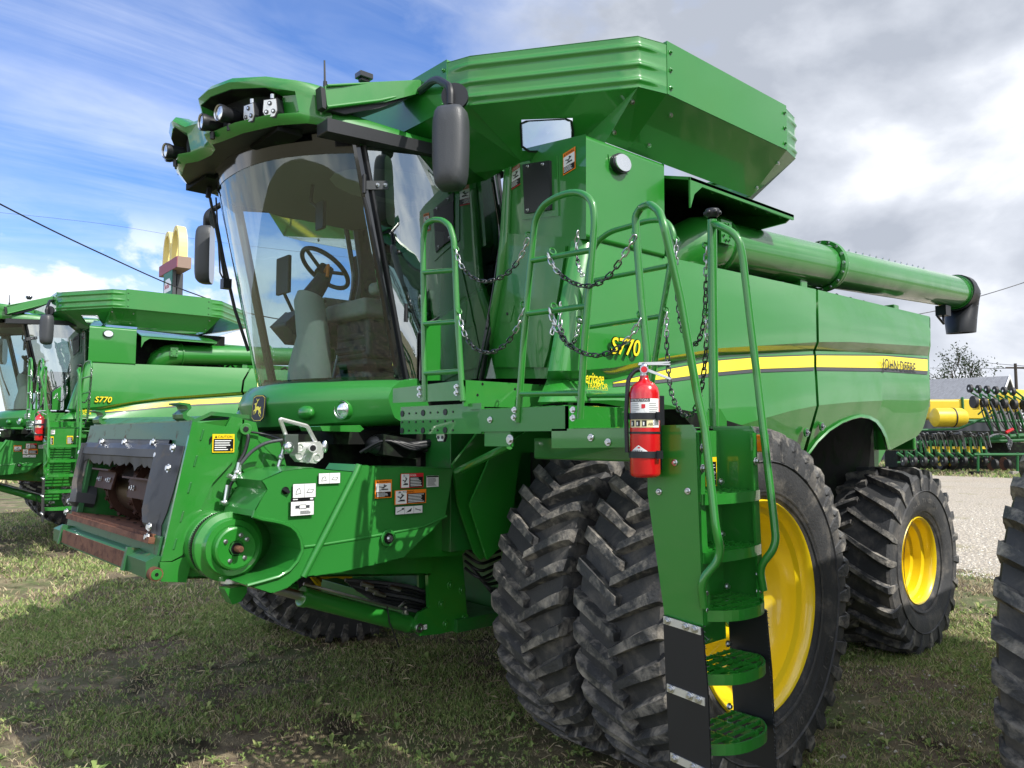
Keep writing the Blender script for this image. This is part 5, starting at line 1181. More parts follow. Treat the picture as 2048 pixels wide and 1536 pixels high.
    for X, o in ((1.205, 1), (.757, -1)):
        b = PB(); fl = [V(X, 2.44, 1.115), V(X, 2.625, 1.095), V(X, 2.645, .85), V(X, 2.655, .45), V(X, 2.47, .45), V(X, 2.45, .85)]
        b.prism(fl, (o*.008, 0, 0), GRD if False else BK)
        for k in range(40): t = k/39; p = V(X, 2.625+.03*t, 1.10-.64*t); b.tube([p, p+V(random.uniform(-.01,.01), random.uniform(.003,.012), random.uniform(-.012,.004))], .0022, GR, 4)
        for z in (1.095, .835, .575):
            yy = 2.445+(1.1-z)*.05; b.prism([V(X+o*.009, yy, z+.018), V(X+o*.009, yy+.175, z+.004), V(X+o*.009, yy+.175, z-.026), V(X+o*.009, yy, z-.012)], (o*.004, 0, 0), AL)
            for t in (.12, .62, .85): b.bolt(V(X+o*.013, yy+.175*t, z+.004-.013*t), (o,0,0), ZN, .012)
        b.build('rubber_flap', ld, bev=.002, smooth=0)
    b = PB(); o = V(1.14, 2.431, 1.62); sticker(b, V(1.175, 2.435, 1.76), V(-1,0,0), V(0,0,1), V(0,1,0), .11, .07, 'textsheet'); b.build('white_sticker', ld, smooth=0)
    b = PB(); sticker(b, V(1.165, 2.436, 1.60), V(-1,0,0), V(0,0,1), V(0,1,0), .085, .125, 'cautext'); b.build('caution_sticker', ld, smooth=0)
    b = PB(); sticker(b, V(.90, 2.436, 1.61), V(-1,0,0), V(0,0,1), V(0,1,0), .085, .125, 'cautext'); b.build('caution_sticker', ld, smooth=0)
    b = PB(); c = U(1516, 886, Y=2.36); b.obox(c, (.014,0,0), (0,.040,0), (0,0,.040), AM); b.obox(c+V(-.02,0,.0), (.008,0,0), (0,.044,0), (0,0,.045), G); b.tube([c+V(0,-.03,0), V(c.x+.3, 2.33, c.z+.02)], .015, G, 8); b.build('marker_lamp', root, bev=.004)
    # tie between body and ladder platform
    b = PB(); b.box((.6, 1.2, 1.70), (.75, 2.3, 1.82), G); b.prism([U(1340, 835, Y=1.6), U(1420, 858, Y=1.6), U(1300, 858, Y=1.6), U(1266, 820, Y=1.6)], (0, .3, 0), DK); b.build('platform_bracket', root, bev=.01)
def make_extinguisher():
    root = empty('fire_extinguisher', (1.27*PK+PT_.x, 2.405*PK+PT_.y, 1.66*PK+PT_.z)); root.scale = (PK, PK, PK); c = V(0, 0, 0)
    r = .061
    b = B(); b.lathe([(.0, 0), (.0, .045), (.008, .058), (.018, r), (.335, r), (.36, .056), (.378, .042), (.388, .024), (.40, .018), (.41, .018)], c, (0,0,1), RD, 48); b.build('cylinder', root, smooth=50)
    base = math.atan2(CAM.y-2.405, CAM.x-1.27)
    def wrap(name, a0, a1, z0, z1, m, rr=.0008, par=root):
        b = B(); A = np.linspace(base+a0, base+a1, 24); b.grid([[V(math.cos(a)*(r+rr), math.sin(a)*(r+rr), z) for a in A] for z in (z0, z1)], m); return b
    def wtext(b, txt, a0, z, s, m, sq=1):
        vs, fs = textmesh(txt, 0); b.add([V(math.cos(base+a0+x*s*sq/r)*(r+.0022), math.sin(base+a0+x*s*sq/r)*(r+.0022), z+y*s) for x, y in vs], fs, m)
    b = wrap('label', -1.1, 1.1, .255, .315, WH)
    b2 = wrap('x', -1.1, .35, .302, .315, DB, .0014); b.add(b2.v, b2.f, DB); wtext(b, 'INSTRUCTIONS', -1.02, .304, .013, WH, .85)
    for k in range(5):
        q = wrap('x', -1.0, random.uniform(-.7, -.3), .293-.008*k, .295-.008*k, GR, .0014); b.add(q.v, q.f, GR)
        q = wrap('x', .3, random.uniform(.8, 1.0), .293-.008*k, .295-.008*k, GR, .0014); b.add(q.v, q.f, GR)
    q = wrap('x', -.2, .05, .275, .292, RDD, .0014); b.add(q.v, q.f, RDD); q = wrap('x', -.02, .15, .262, .276, WH, .0016); b.add(q.v, q.f, WH)
    b.build('instruction_label', root, smooth=60)
    b = wrap('l', -1.1, .55, .20, .232, MATS['cream decal'] if 'cream decal' in MATS else mat('cream decal', (.72, .66, .38), .5))
    for k in range(3): q = wrap('x', -1.0+.42*k, -.72+.42*k, .204, .228, DB, .0014); b.add(q.v, q.f, DB); q = wrap('x', -.95+.42*k, -.86+.42*k, .208, .222, WH, .002); b.add(q.v, q.f, WH)
    wtext(b, 'ABC', .22, .208, .016, DB, .8)
    q = wrap('x', .55, 1.1, .20, .232, WH, .001); b.add(q.v, q.f, WH); b.build('class_label', root, smooth=60)
    b = B(); vs = [V(math.cos(base+a)*(r+.001), math.sin(base+a)*(r+.001), z) for a, z in ((-1.1, .118), (-.5, .124), (-.45, .130), (.25, .108), (.25, .102), (-1.1, .102))]; b.add(vs, [(0,1,2,3,4,5)][::1], WH); 
    b = B(); A = np.linspace(-1.1, .3, 24); b.grid([[V(math.cos(base+a)*(r+.001), math.sin(base+a)*(r+.001), z) for a in A] for z in (.100,)]+[[V(math.cos(base+a)*(r+.001), math.sin(base+a)*(r+.001), .100+max(.002, .030*(1-abs(a+.42)/.72))) for a in A]], WH)
    wtext(b, 'AMEREX', -.95, .103, .0105, DB, 1.25); q = wrap('x', -.48, -.32, .117, .123, RDD, .0014); b.add(q.v, q.f, RDD); b.build('maker_label', root, smooth=60)
    b = B()
    for z in (.092, .245): b.lathe([(z-.013, r), (z-.013, r+.004), (z+.013, r+.004), (z+.013, r)], c, (0,0,1), BK, 40)
    b.lathe([(.175, r), (.175, r+.002), (.183, r+.002), (.183, r)], c, (0,0,1), BK, 40)
    b.box((-.09, -.03, .03), (-.058, .03, .33), BK); b.obox(V(.0, r+.012, .245), (.012,0,0), (0,.008,0), (0,0,.016), BK); b.obox(V(.0, r+.012, .092), (.012,0,0), (0,.008,0), (0,0,.016), BK)
    b.build('strap', root, smooth=40)
    b = B(); b.cyl((0,0,.405), (0,0,.44), .017, ZN, 16); b.ball((.0,0,.445), .018, ZN)
    d = V(math.cos(base+.7), math.sin(base+.7), 0); e = V(0,1,0); e = V(r_.x, r_.y, 0)
    b.obox(V(0,0,.455)+e*.04, e*.065, V(0,0,1).cross(e)*.009, V(0,0,.003)+V(0,0,0), ZN); b.prism([V(0,0,.452)+e*-.02, V(0,0,.462)+e*.10, V(0,0,.468)+e*.11, V(0,0,.464)+e*-.02], V(0,0,1).cross(e)*.014, ZN)
    b.prism([V(0,0,.445)+e*.0, V(0,0,.400)+e*.11, V(0,0,.393)+e*.105, V(0,0,.432)+e*.0], V(0,0,1).cross(e)*.014, ZN)
    g = V(math.cos(base), math.sin(base), 0); b.cyl(V(0,0,.432)+g*.01, V(0,0,.432)+g*.035, .017, ZN, 16); b.cyl(V(0,0,.432)+g*.035, V(0,0,.432)+g*.036, .013, RDD, 14)
    b.build('valve', root, smooth=40, bev=.001)
    b = B(); b.tube(fillet([V(0,0,.432), V(0,0,.436)-e*.03, V(0,0,.40)-e*.065, V(0,0,.25)-e*.075, V(0,0,.10)-e*.072], .04), .009, BK, 10); b.build('hose', root, smooth=60)
    return root
def kids(o): return [x for x in bpy.data.objects if x.parent == o]
def copy_tree(o, parent=None, skip=()):
    if o.name.split('.')[0] in skip: return None
    c = o.copy(); COL.objects.link(c); c.parent = parent
    if parent and o.parent: c.matrix_parent_inverse = o.matrix_parent_inverse.copy()
    for ch in list(kids(o)): copy_tree(ch, c, skip)
    return c
GRP = 'combine harvesters parked side by side'
comb, xF_ = make_combine(); make_cab(comb); make_front(comb); make_platform(comb, xF_)
tag(comb, 'large green combine harvester in the foreground with black ladder flaps and its grain tank open', 'combine harvester', GRP)
ext = tag(make_extinguisher(), 'red fire extinguisher strapped beside the ladder of the nearest harvester', 'fire extinguisher', 'fire extinguishers on the harvesters')
far = copy_tree(comb); far.location = (-.2, -10.55, .10); far.rotation_euler = (0, 0, -.034)
tag(far, 'green combine harvester parked behind on the left, half hidden by the nearest one', 'combine harvester', GRP)
e2 = copy_tree(ext); Mx = Matrix.Translation(far.location) @ Matrix.Rotation(-.034, 4, 'Z'); e2.location = Mx @ ext.location; e2.rotation_euler = (0, 0, -.034)
tag(e2, 'small distant red fire extinguisher on the harvester at the left edge', 'fire extinguisher', 'fire extinguishers on the harvesters')
third = copy_tree(comb, skip=('grain_tank_hopper', 'tank_side_panel', 'tank_corner_panel')); third.location = (-.53, 6.385, 0)
tag(third, 'harvester cut off by the right edge of the photo, only its ribbed black tyre showing', 'combine harvester', GRP)
# ------------------------------------------------------------------ ground
def groundmat():
    m = bpy.data.materials.new('ground'); m.use_nodes = True; nt = m.node_tree; b = nt.nodes['Principled BSDF']; b.inputs['Roughness'].default_value = .95; b.inputs['Specular IOR Level'].default_value = .1
    co = N(nt, 'ShaderNodeTexCoord').outputs['Object']
    n1 = noise(nt, co, .9, 8, .6); n2 = noise(nt, co, 14, 6, .7); n3 = noise(nt, co, 90, 4, .7)
    soil = mixc(nt, n3, (.06, .045, .035), (.30, .24, .17)); grass = mixc(nt, n3, (.05, .08, .03), (.24, .28, .12))
    straw = mixc(nt, n3, (.16, .13, .08), (.44, .37, .24))
    f = ramp(nt, mth(nt, 'ADD', mth(nt, 'MULTIPLY', n1, .7), mth(nt, 'MULTIPLY', n2, .3)), [(.42, 0), (.56, 1)])
    g = ramp(nt, noise(nt, co, 3.1, 6, .6, .4), [(.50, 0), (.62, 1)])
    c = mixc(nt, g, mixc(nt, f, grass, soil), straw); c = mixc(nt, ramp(nt, noise(nt, co, 1.3, 6, .6, .5), [(.56, 0), (.66, .8)]), c, (.035, .026, .02)); L(nt, c, b.inputs['Base Color'])
    bn = N(nt, 'ShaderNodeBump'); bn.inputs['Strength'].default_value = .9; bn.inputs['Distance'].default_value = .03; L(nt, mth(nt, 'ADD', n2, mth(nt, 'MULTIPLY', n3, .5)), bn.inputs['Height']); L(nt, bn.outputs[0], b.inputs['Normal'])
    return m
def hz(x, y):                                   # the yard rises a little towards the machine behind
    t = np.clip((-y-3.5)/4.5, 0, 1); w = np.clip((x+14)/5, 0, 1)*np.clip((20-x)/8, 0, 1); return .10*t*t*(3-2*t)*w*np.clip((y+34)/14, 0, 1)
ax_ = np.concatenate([-np.geomspace(1500, 16, 26), np.linspace(-15.5, 8, 170), np.geomspace(8.5, 1500, 26)])
ay_ = np.concatenate([-np.geomspace(1500, 17, 26), np.linspace(-16.5, 7, 170), np.geomspace(7.5, 1500, 26)])
GX, GY = np.meshgrid(ax_, ay_, indexing='ij')
def lump(x, y): return .012*np.sin(2.3*x+1.1*np.sin(1.7*y))*np.cos(2.9*y+.8*np.sin(2.1*x))+.006*np.sin(7*x+3*y)*np.cos(6*y-2*x)
near = np.clip((9.5-np.hypot(GX, GY))/3, 0, 1)*np.clip((GX+8.0)/1.5, 0, 1)
GZ = hz(GX, GY)+lump(GX, GY)*near-.008*near
me = bpy.data.meshes.new('ground'); nx, ny = GX.shape
I = np.arange(nx*ny).reshape(nx, ny); q = np.stack([I[:-1,:-1], I[1:,:-1], I[1:,1:], I[:-1,1:]], -1).reshape(-1, 4)
me.from_pydata(np.stack([GX, GY, GZ], -1).reshape(-1, 3).tolist(), [], q.tolist()); me.materials.append(groundmat()); me.shade_smooth()
go = bpy.data.objects.new('ground', me); COL.objects.link(go); tag(go, kind='structure')
# gravel lot behind, ragged edge towards the grass
GV = bpy.data.materials.new('gravel'); GV.use_nodes = True; nt = GV.node_tree; b_ = nt.nodes['Principled BSDF']; b_.inputs['Roughness'].default_value = .95
co = N(nt, 'ShaderNodeTexCoord').outputs['Object']; vo = N(nt, 'ShaderNodeTexVoronoi'); vo.inputs['Scale'].default_value = 16; L(nt, co, vo.inputs[0])
cc = mixc(nt, ramp(nt, noise(nt, co, 22, 6, .8), [(.35, 0), (.65, 1)]), (.18, .155, .12), (.62, .55, .45)); cc = mixc(nt, ramp(nt, noise(nt, co, .35, 7, .6), [(.45, 0), (.7, .6)]), cc, (.38, .32, .24)); cc = mixc(nt, ramp(nt, noise(nt, co, 1.1, 7, .65), [(.57, 0), (.68, .75)]), cc, (.24, .22, .11)); L(nt, cc, b_.inputs['Base Color'])
bn = N(nt, 'ShaderNodeBump'); bn.inputs['Strength'].default_value = 1; bn.inputs['Distance'].default_value = .03; L(nt, vo.outputs[0], bn.inputs['Height']); L(nt, bn.outputs[0], b_.inputs['Normal'])
b = B(); edge = [V(-8.2+.5*math.sin(y*.7)+random.uniform(-.35, .35)-max(0, (-y-3))*.35, y, .004) for y in np.arange(9.5, -14, -.35)]
backe = [V(-36.5+random.uniform(-.5, .5)-.0*(y), y, .012) for y in np.arange(-40, 25, 1.5)]
b.add(edge+[V(-20, -22, .012)]+backe, [tuple(range(len(edge)+1+len(backe)))[::-1]], GV); gl = b.build('gravel_lot', smooth=0); tag(gl, kind='structure')
# loose stones along the lot and scattered in the grass
def scatter(name, n, fx, mats, label, cat, sizes):
    b = B()
    for k in range(n):
        x, y = fx(); s = random.uniform(*sizes)*(1.6 if random.random() < .06 else 1); a = random.uniform(0, 6); z = float(hz(x, y))
        p = [V(x+s*math.cos(a+t), y+s*.8*math.sin(a+t), z+random.uniform(-.2, .2)*s) for t in (0, 1.5, 3.1, 4.6)]; t_ = V(x, y, z+s*.7)
        b.add(p+[t_], [(0,1,4),(1,2,4),(2,3,4),(3,0,4)], random.choice(mats))
    o = b.build(name, smooth=0); tag(o, label, cat, kind='stuff'); return o
ST1 = mat('pale stone', (.62, .58, .50), .9); ST2 = mat('grey stone', (.33, .30, .26), .9)
scatter('loose_gravel', 22000, lambda: (-7.7-random.random()**1.5*12, random.uniform(-5, 4.5)), [ST1, ST1, ST2], 'pale loose gravel spread over the lot behind the machines', 'gravel', (.008, .026))
scatter('scattered_stones', 1400, lambda: (random.gauss(-3.2, 1.8), random.gauss(3.2, 1.0)), [ST1, ST2, ST2], 'small stones lying among the sparse grass by the rear wheel', 'stones', (.006, .018))
# ------------------------------------------------------------------ grass
def fbm(x, y, s, seed):
    r = np.random.default_rng(seed); v = 0; a = 1; t = 0
    for o in range(4):
        p = r.uniform(0, 6.28, 4); k = s*2**o; th = r.uniform(0, 3.14)
        u = x*math.cos(th)+y*math.sin(th); w = -x*math.sin(th)+y*math.cos(th)
        v = v+a*np.sin(k*u+p[0]+1.3*np.sin(k*.7*w+p[1]))*np.cos(k*w+p[2]+1.1*np.sin(k*.8*u+p[3])); t += a; a *= .6
    return v/t*.5+.5
def blades(n, dmin, dmax, hgt, wid, seed, name, dens_pow=1.0):
    g = np.random.default_rng(seed)
    d = dmin+(dmax-dmin)*g.random(n)**dens_pow; a = np.radians(g.uniform(-36, 36, n))
    hx, hy = h_.x, h_.y
    x = CAM.x+d*(hx*np.cos(a)+r_.x*np.sin(a)); y = CAM.y+d*(hy*np.cos(a)+r_.y*np.sin(a))
    c1 = fbm(x, y, 1.5, 3); c2 = fbm(x, y, 5.0, 9)
    green = c1*.6+c2*.4
    # worn, bare places are thin: under the machine and on the track in front
    bare = np.clip((c1*.75+c2*.35-.50)*5, 0, 1)*.88
    keep = (g.random(n) > bare) & ~((x < -8.0-.35*np.maximum(0, -y-3)) & (x > -36))
    x, y, d, green = x[keep], y[keep], d[keep], green[keep]; n = len(x)
    z = hz(x, y)+lump(x, y)*np.clip((9.5-np.hypot(x, y))/3, 0, 1)-.012
    sc = np.clip(d/6, .8, 2.2)
    H = hgt*g.uniform(.35, 1.0, n)*(1.25-.7*green)*sc**.5; Wd = wid*g.uniform(.6, 1.3, n)*sc
    ph = g.uniform(0, 6.283, n); lean = g.uniform(.2, 1.5, n)*H; la = g.uniform(0, 6.283, n)
    dx, dy = np.cos(ph)*Wd, np.sin(ph)*Wd; lx, ly = np.cos(la)*lean, np.sin(la)*lean
    v = np.empty((n, 5, 3)); v[:,0] = np.stack([x-dx, y-dy, z], 1); v[:,1] = np.stack([x+dx, y+dy, z], 1)
    v[:,2] = np.stack([x+dx*.7+lx*.35, y+dy*.7+ly*.35, z+H*.6], 1); v[:,3] = np.stack([x-dx*.7+lx*.35, y-dy*.7+ly*.35, z+H*.6], 1); v[:,4] = np.stack([x+lx, y+ly, z+H], 1)
    base = np.arange(n)*5
    me = bpy.data.meshes.new(name); me.vertices.add(n*5); me.vertices.foreach_set('co', v.reshape(-1))
    loops = np.empty((n, 7), int); loops[:, :4] = base[:,None]+[0,1,2,3]; loops[:, 4:] = base[:,None]+[3,2,4]
    me.loops.add(n*7); me.loops.foreach_set('vertex_index', loops.reshape(-1)); me.polygons.add(n*2)
    ls = np.stack([np.arange(n)*7, np.arange(n)*7+4], 1).reshape(-1); me.polygons.foreach_set('loop_start', ls)
    try: me.polygons.foreach_set('loop_total', np.tile([4, 3], n))
    except Exception: pass
    dry = g.random(n) < np.clip(.32+2.2*(green-.42)+np.clip((-x-5.2)/2.5, 0, .5)*(x > -30), .15, .95)
    mi = np.where(dry, g.choice([3, 4, 5], n), g.choice([0, 1, 2], n)); me.polygons.foreach_set('material_index', np.repeat(mi, 2))
    for q in GM: me.materials.append(q)
    me.update(calc_edges=True); me.validate()
    o = bpy.data.objects.new(name, me); COL.objects.link(o); return o
def leaf(name, col):
    m = bpy.data.materials.new(name); m.use_nodes = True; nt = m.node_tree; nt.nodes.clear()
    d = N(nt, 'ShaderNodeBsdfDiffuse'); d.inputs[0].default_value = (*col, 1); t = N(nt, 'ShaderNodeBsdfTranslucent'); t.inputs[0].default_value = (*[c*1.2 for c in col], 1)
    mx = N(nt, 'ShaderNodeMixShader'); mx.inputs[0].default_value = .3; L(nt, d.outputs[0], mx.inputs[1]); L(nt, t.outputs[0], mx.inputs[2]); o = N(nt, 'ShaderNodeOutputMaterial'); L(nt, mx.outputs[0], o.inputs[0]); return m
GM = [leaf('grass a', (.29, .38, .13)), leaf('grass b', (.20, .30, .10)), leaf('grass c', (.42, .47, .19)), leaf('straw a', (.60, .52, .34)), leaf('straw b', (.42, .34, .22)), leaf('straw c', (.20, .16, .11))]
g1 = blades(240000, 3.0, 9.5, .048, .0042, 1, 'grass', .8); tag(g1, 'short patchy mown grass with dead straw under the nearest harvester', 'grass', kind='stuff')
g2 = blades(150000, 8.0, 22.0, .055, .005, 2, 'grass', 1.0); tag(g2, 'sunlit thin grass beyond the machines and by the far harvester', 'grass', kind='stuff')
g3 = blades(50000, 36.5, 75.0, .16, .02, 3, 'grass', 1.0); tag(g3, 'distant grass strip under the planter', 'grass', kind='stuff')
# broad-leaved weeds
b = B()
def weed(x, y, n, s):
    z = float(hz(x, y))
    for k in range(n):
        a = random.uniform(0, 6.28); l = s*random.uniform(.5, 1.1); e = V(math.cos(a), math.sin(a), 0); w = V(-e.y, e.x, 0)*l*.22; up = V(0,0,1)
        p0, p1, p2 = V(x, y, z), V(x, y, z)+e*l*.55+up*l*random.uniform(.3, .8), V(x, y, z)+e*l+up*l*random.uniform(.1, .8)
        b.add([p0, p1+w, p2, p1-w], [(0,1,2,3)], random.choice(GM[:3]))
for k in range(1900):
    d = random.uniform(3.6, 10); a = math.radians(random.uniform(-36, 36)); p = CAM+(h_*math.cos(a)+r_*math.sin(a))*d
    if p.x < -7.5: continue
    for j in range(random.randint(1, 5)): weed(p.x+random.gauss(0, .09), p.y+random.gauss(0, .09), random.randint(5, 11), random.uniform(.014, .038) if random.random() < .95 else random.uniform(.05, .08))
for k in range(1500):                                   # loose dead stalks lying on the ground
    d = random.uniform(3.6, 9); a = math.radians(random.uniform(-36, 36)); p = CAM+(h_*math.cos(a)+r_*math.sin(a))*d
    if p.x < -7.5: continue
    z = float(hz(p.x, p.y))+random.uniform(.004, .03); t = random.uniform(0, 6.28); l = random.uniform(.04, .13); e = V(math.cos(t), math.sin(t), random.uniform(-.1, .25))*l; w = V(-math.sin(t), math.cos(t), .3)*.0022
    o_ = V(p.x, p.y, z); b.add([o_-w, o_+w, o_+e*.5+w+V(0,0,l*.12), o_+e, o_+e*.5-w+V(0,0,l*.12)], [(0,1,2,3,4)], random.choice(GM[3:5]))
tag(b.build('weeds', smooth=0), 'broad-leaved weeds and clover dotted through the grass', 'weeds', kind='stuff')
# ------------------------------------------------------------------ far background
PG = mat('planter green', (.012, .12, .03), .5, vary=.2); PY = mat('hopper yellow', (.72, .52, .03), .45, vary=.08); HS = mat('hose grey', (.16, .165, .17), .5); BKR = mat('disc black', (.02, .02, .022), .6)
D0 = 41.0
def Qp(x, y, d=0.0): return U(x, y, D=D0+d)
pl_ = empty('planter', (Qp(1900, 940).x, Qp(1900, 940).y, 0)); PO = pl_.location.copy()
tag(pl_, 'green folding planter with yellow hoppers and grey hoses standing across the gravel', 'planter')
def pbuild(b, nm, **k): b.v = [(x-PO.x, y-PO.y, z-PO.z) for x, y, z in b.v]; return b.build(nm, pl_, **k)
RR, HH = V(r_), V(h_)
def blk(b, x0, y0, x1, y1, d0, d1, m):
    c = (Qp(x0, y0, d0)+Qp(x1, y1, d0))/2; w = abs((Qp(x1, y0, d0)-Qp(x0, y0, d0)).dot(RR))/2; h = abs(Qp(x0, y0, d0).z-Qp(x0, y1, d0).z)/2
    b.obox(c+HH*(d1-d0)/2, RR*w, HH*(d1-d0)/2, V(0,0,h), m)
b = B(); blk(b, 1858, 799, 1926, 838, 3, 6, PY); pbuild(b, 'hopper', bev=.12, seg=3)
b = B(); blk(b, 1918, 798, 1985, 838, 3, 6, PY); b.obox(Qp(1925, 812, 3), RR*.06, HH*.1, V(0,0,.5), PG); pbuild(b, 'hopper', bev=.12, seg=3)
b = B(); c = Qp(2035, 800, 3.5); rows = [[c+RR*(1.3*s*math.cos(a))+HH*(1.1*s*math.sin(a))+V(0,0,z) for a in [2*math.pi*k/24 for k in range(24)]] for s, z in ((1, -.5), (1, .0), (.9, .25), (.6, .48), (.2, .58), (.01, .6))]; b.grid(rows, PY, closed=True); pbuild(b, 'hopper', smooth=50)
b = B(); b.lathe([(0, 0), (.02, .35), (.15, .50), (1.55, .50), (1.75, .38), (1.8, 0)], Qp(1864, 835, 1), RR, PY, 28); b.lathe([(1.05, .505), (1.05, .52), (1.12, .52), (1.12, .505)], Qp(1864, 835, 1), RR, BKR, 28); pbuild(b, 'liquid_tank', smooth=40)
b = B()
for p, q, r in (((1800, 887), (2060, 880), .10), ((1795, 925), (1950, 915), .05), ((1840, 860), (1915, 858), .06), ((1915, 858), (2060, 800), .06), ((1925, 880), (2060, 870), .12), ((1850, 770), (1850, 775), .03)): b.cyl(Qp(*p), Qp(*q), r, PG, 10)
b.cyl(Qp(1862, 842, 2), Qp(2060, 842, 2), .09, PG, 10); blk(b, 1880, 862, 2055, 884, 1.5, 3.5, DK); blk(b, 1795, 885, 2060, 938, 2.5, 4, DK)
pbuild(b, 'toolbar')
# upper folded row units: discs on arms with hose drops
for k in range(6):
    x = 1940+17*k; y = 777+1.2*k; b = B()
    c = Qp(x, y, -1); b.cyl(c-RR*.06, c+RR*.06, .21, BKR, 20); b.cyl(c-RR*.07, c-RR*.065, .06, ZN, 8)
    if k < 4 or 1:
        c2 = Qp(x+8+3*k, y+27, -1.2); b.cyl(c2-RR*.08, c2+RR*.08, .31 if k == 0 else .25, BKR, 22); blk(b, x+14+3*k, y+22, x+19+3*k, y+42, -1, -.6, PY if k < 5 else GR)
    b.tube([Qp(x+4, y-2, -1), Qp(x+22, y+12, -1), Qp(x+24, y+30, -1)], .05, PG, 6); b.tube([Qp(x+2, y+8, -1), Qp(x+26, y+22, -1)], .04, PG, 6)
    b.tube(fillet([Qp(x+24, y+25, -1.2), Qp(x+34, y+45, -1.4), Qp(x+44, y+70, -1.2), Qp(x+60, y+88, -.8)], .6), .035, HS, 6); b.tube(fillet([Qp(x+20, y+30, -1), Qp(x+28, y+60, -1.2), Qp(x+42, y+85, -1)], .5), .03, BKR, 6)
    b.tube([Qp(x+20, y+12, -1), Qp(x+46, y+95, -.6)], .06, PG, 6); b.tube([Qp(x+30, y+40, -1), Qp(x+16, y+52, -1)], .04, PG, 6)
    pbuild(b, 'row_unit', smooth=40)
# lower row units on the ground
for k in range(9):
    x = 1800+20*k; b = B(); z = -1.0-.12*k
    c = Qp(x+8, 922, z); b.cyl(c-RR*.07, c+RR*.07, .24, BKR, 18); b.cyl(c-RR*.075, c-RR*.07, .05, ZN, 8); b.lathe([(-.04, .30), (.04, .30)], Qp(x+14, 915, z+.6), RR, BKR, 20)
    if k > 2: blk(b, x-2, 893, x+14, 898, z, z+.3, PY); blk(b, x-2, 893, x+2, 906, z, z+.2, PY)
    b.tube([Qp(x-6, 905, z), Qp(x+4, 912, z), Qp(x+16, 925, z)], .07, PG, 6); b.tube([Qp(x, 880, z), Qp(x+3, 905, z)], .06, PG, 6); b.tube([Qp(x+8, 880, z+.5), Qp(x+14, 915, z+.3)], .06, PG, 6)
    for j in range(6):
        a = random.uniform(-8, 8); b.tube(fillet([Qp(x+a, 872+random.uniform(-6, 4), z), Qp(x+a+random.uniform(2, 10), 865+random.uniform(-4, 6), z-.3), Qp(x+a+12, 880+random.uniform(-4, 4), z), Qp(x+a+16, 895+random.uniform(-4, 4), z)], .4), .028, HS if j % 2 else BKR, 5)
    pbuild(b, 'row_unit', smooth=40)
for k, x in enumerate((1884, 1903)):
    b = B(); c = Qp(x, 922, -.6-.3*k); b.lathe([(-.12, .27), (-.13, .42), (0, .47), (.13, .42), (.12, .27)], c, RR, BKR, 30); b.lathe([(-.10, .27), (-.09, .2), (.0, .06), (.0, 0)], c, RR, PY, 24); b.lathe([(.10, .27), (.02, .0)], c, RR, PY, 24); pbuild(b, 'wheel', smooth=40)
b = B()
for x in (1956, 2035): b.cyl(Qp(x, 905, -2.2), Qp(x, 948, -2.2), .06, PG, 8)
b.cyl(Qp(1948, 909, -2.2), Qp(2060, 909, -2.2), .07, PG, 8)
for x in (1990, 2015): c = Qp(x, 928, -1.6); b.cyl(c-RR*.06, c+RR*.06, .24, BKR, 20); b.cyl(c-RR*.02+HH*.3, c+HH*.3, .35, RU, 20)
for j in range(26):
    a = random.uniform(0, 22); c = Qp(2000, 880, -1.9); b.tube([c+RR*(.5*math.cos(t)*(1+.012*a)+random.uniform(-.02, .02))+V(0,0,(.30+.01*a)*math.sin(t)-.01*a)+HH*random.uniform(0, .2) for t in [math.pi*q/10 for q in range(-2, 9)]], .022, HS, 5)
b.cyl(Qp(2012, 865, -1.5), Qp(2026, 858, -1.5), .08, RD, 8); pbuild(b, 'stand_frame', smooth=40)
for x, l_ in ((1955, 'wooden block under the left leg of the planter stand'), (2036, 'wooden block under the right leg of the planter stand')):
    b = B(); c = Qp(x, 952, -2.2); c.z = 0; b.obox(c+V(0,0,.08), RR*.35, HH*.15, V(0,0,.08), DK if x < 2000 else ST2); tag(b.build('support_block', bev=.01), l_, 'block', 'blocks under the planter stand')
# shingled shed
D1 = 56.0
SH = bpy.data.materials.new('shingles'); SH.use_nodes = True; nt = SH.node_tree; b_ = nt.nodes['Principled BSDF']; b_.inputs['Roughness'].default_value = .9
co = N(nt, 'ShaderNodeTexCoord').outputs['Object']; br = N(nt, 'ShaderNodeTexBrick'); br.inputs['Scale'].default_value = 2.2; L(nt, co, br.inputs[0]); br.inputs['Color1'].default_value = (.10, .105, .12, 1); br.inputs['Color2'].default_value = (.19, .20, .22, 1); br.inputs['Mortar'].default_value = (.10, .10, .11, 1); br.inputs['Mortar Size'].default_value = .03; br.inputs['Brick Width'].default_value = .7; br.inputs['Row Height'].default_value = .3
L(nt, mixc(nt, noise(nt, co, 9, 5), br.outputs[0], (.24, .25, .27)), b_.inputs['Base Color'])
SID = bpy.data.materials.new('grey metal siding'); SID.use_nodes = True; nt = SID.node_tree; b_ = nt.nodes['Principled BSDF']; b_.inputs['Roughness'].default_value = .6
co = N(nt, 'ShaderNodeTexCoord').outputs['Object']; wv = N(nt, 'ShaderNodeTexWave'); wv.inputs['Scale'].default_value = 3.5; L(nt, co, wv.inputs[0]); L(nt, mixc(nt, wv.outputs['Fac'], (.07, .073, .08), (.12, .123, .13)), b_.inputs['Base Color'])
ca, sa = math.cos(math.radians(40)), math.sin(math.radians(40)); E1 = -RR*ca+HH*sa; E2 = RR*sa+HH*ca
Nn = U(1988, 875, D=D1); Nn.z = 0; eav, rdg, hw_ = 4.0, 6.35, 5.2; Ln = 24
shed = empty('shed', Nn); tag(shed, 'long grey shed with a shingled roof and white gable trim behind the planter', 'shed')
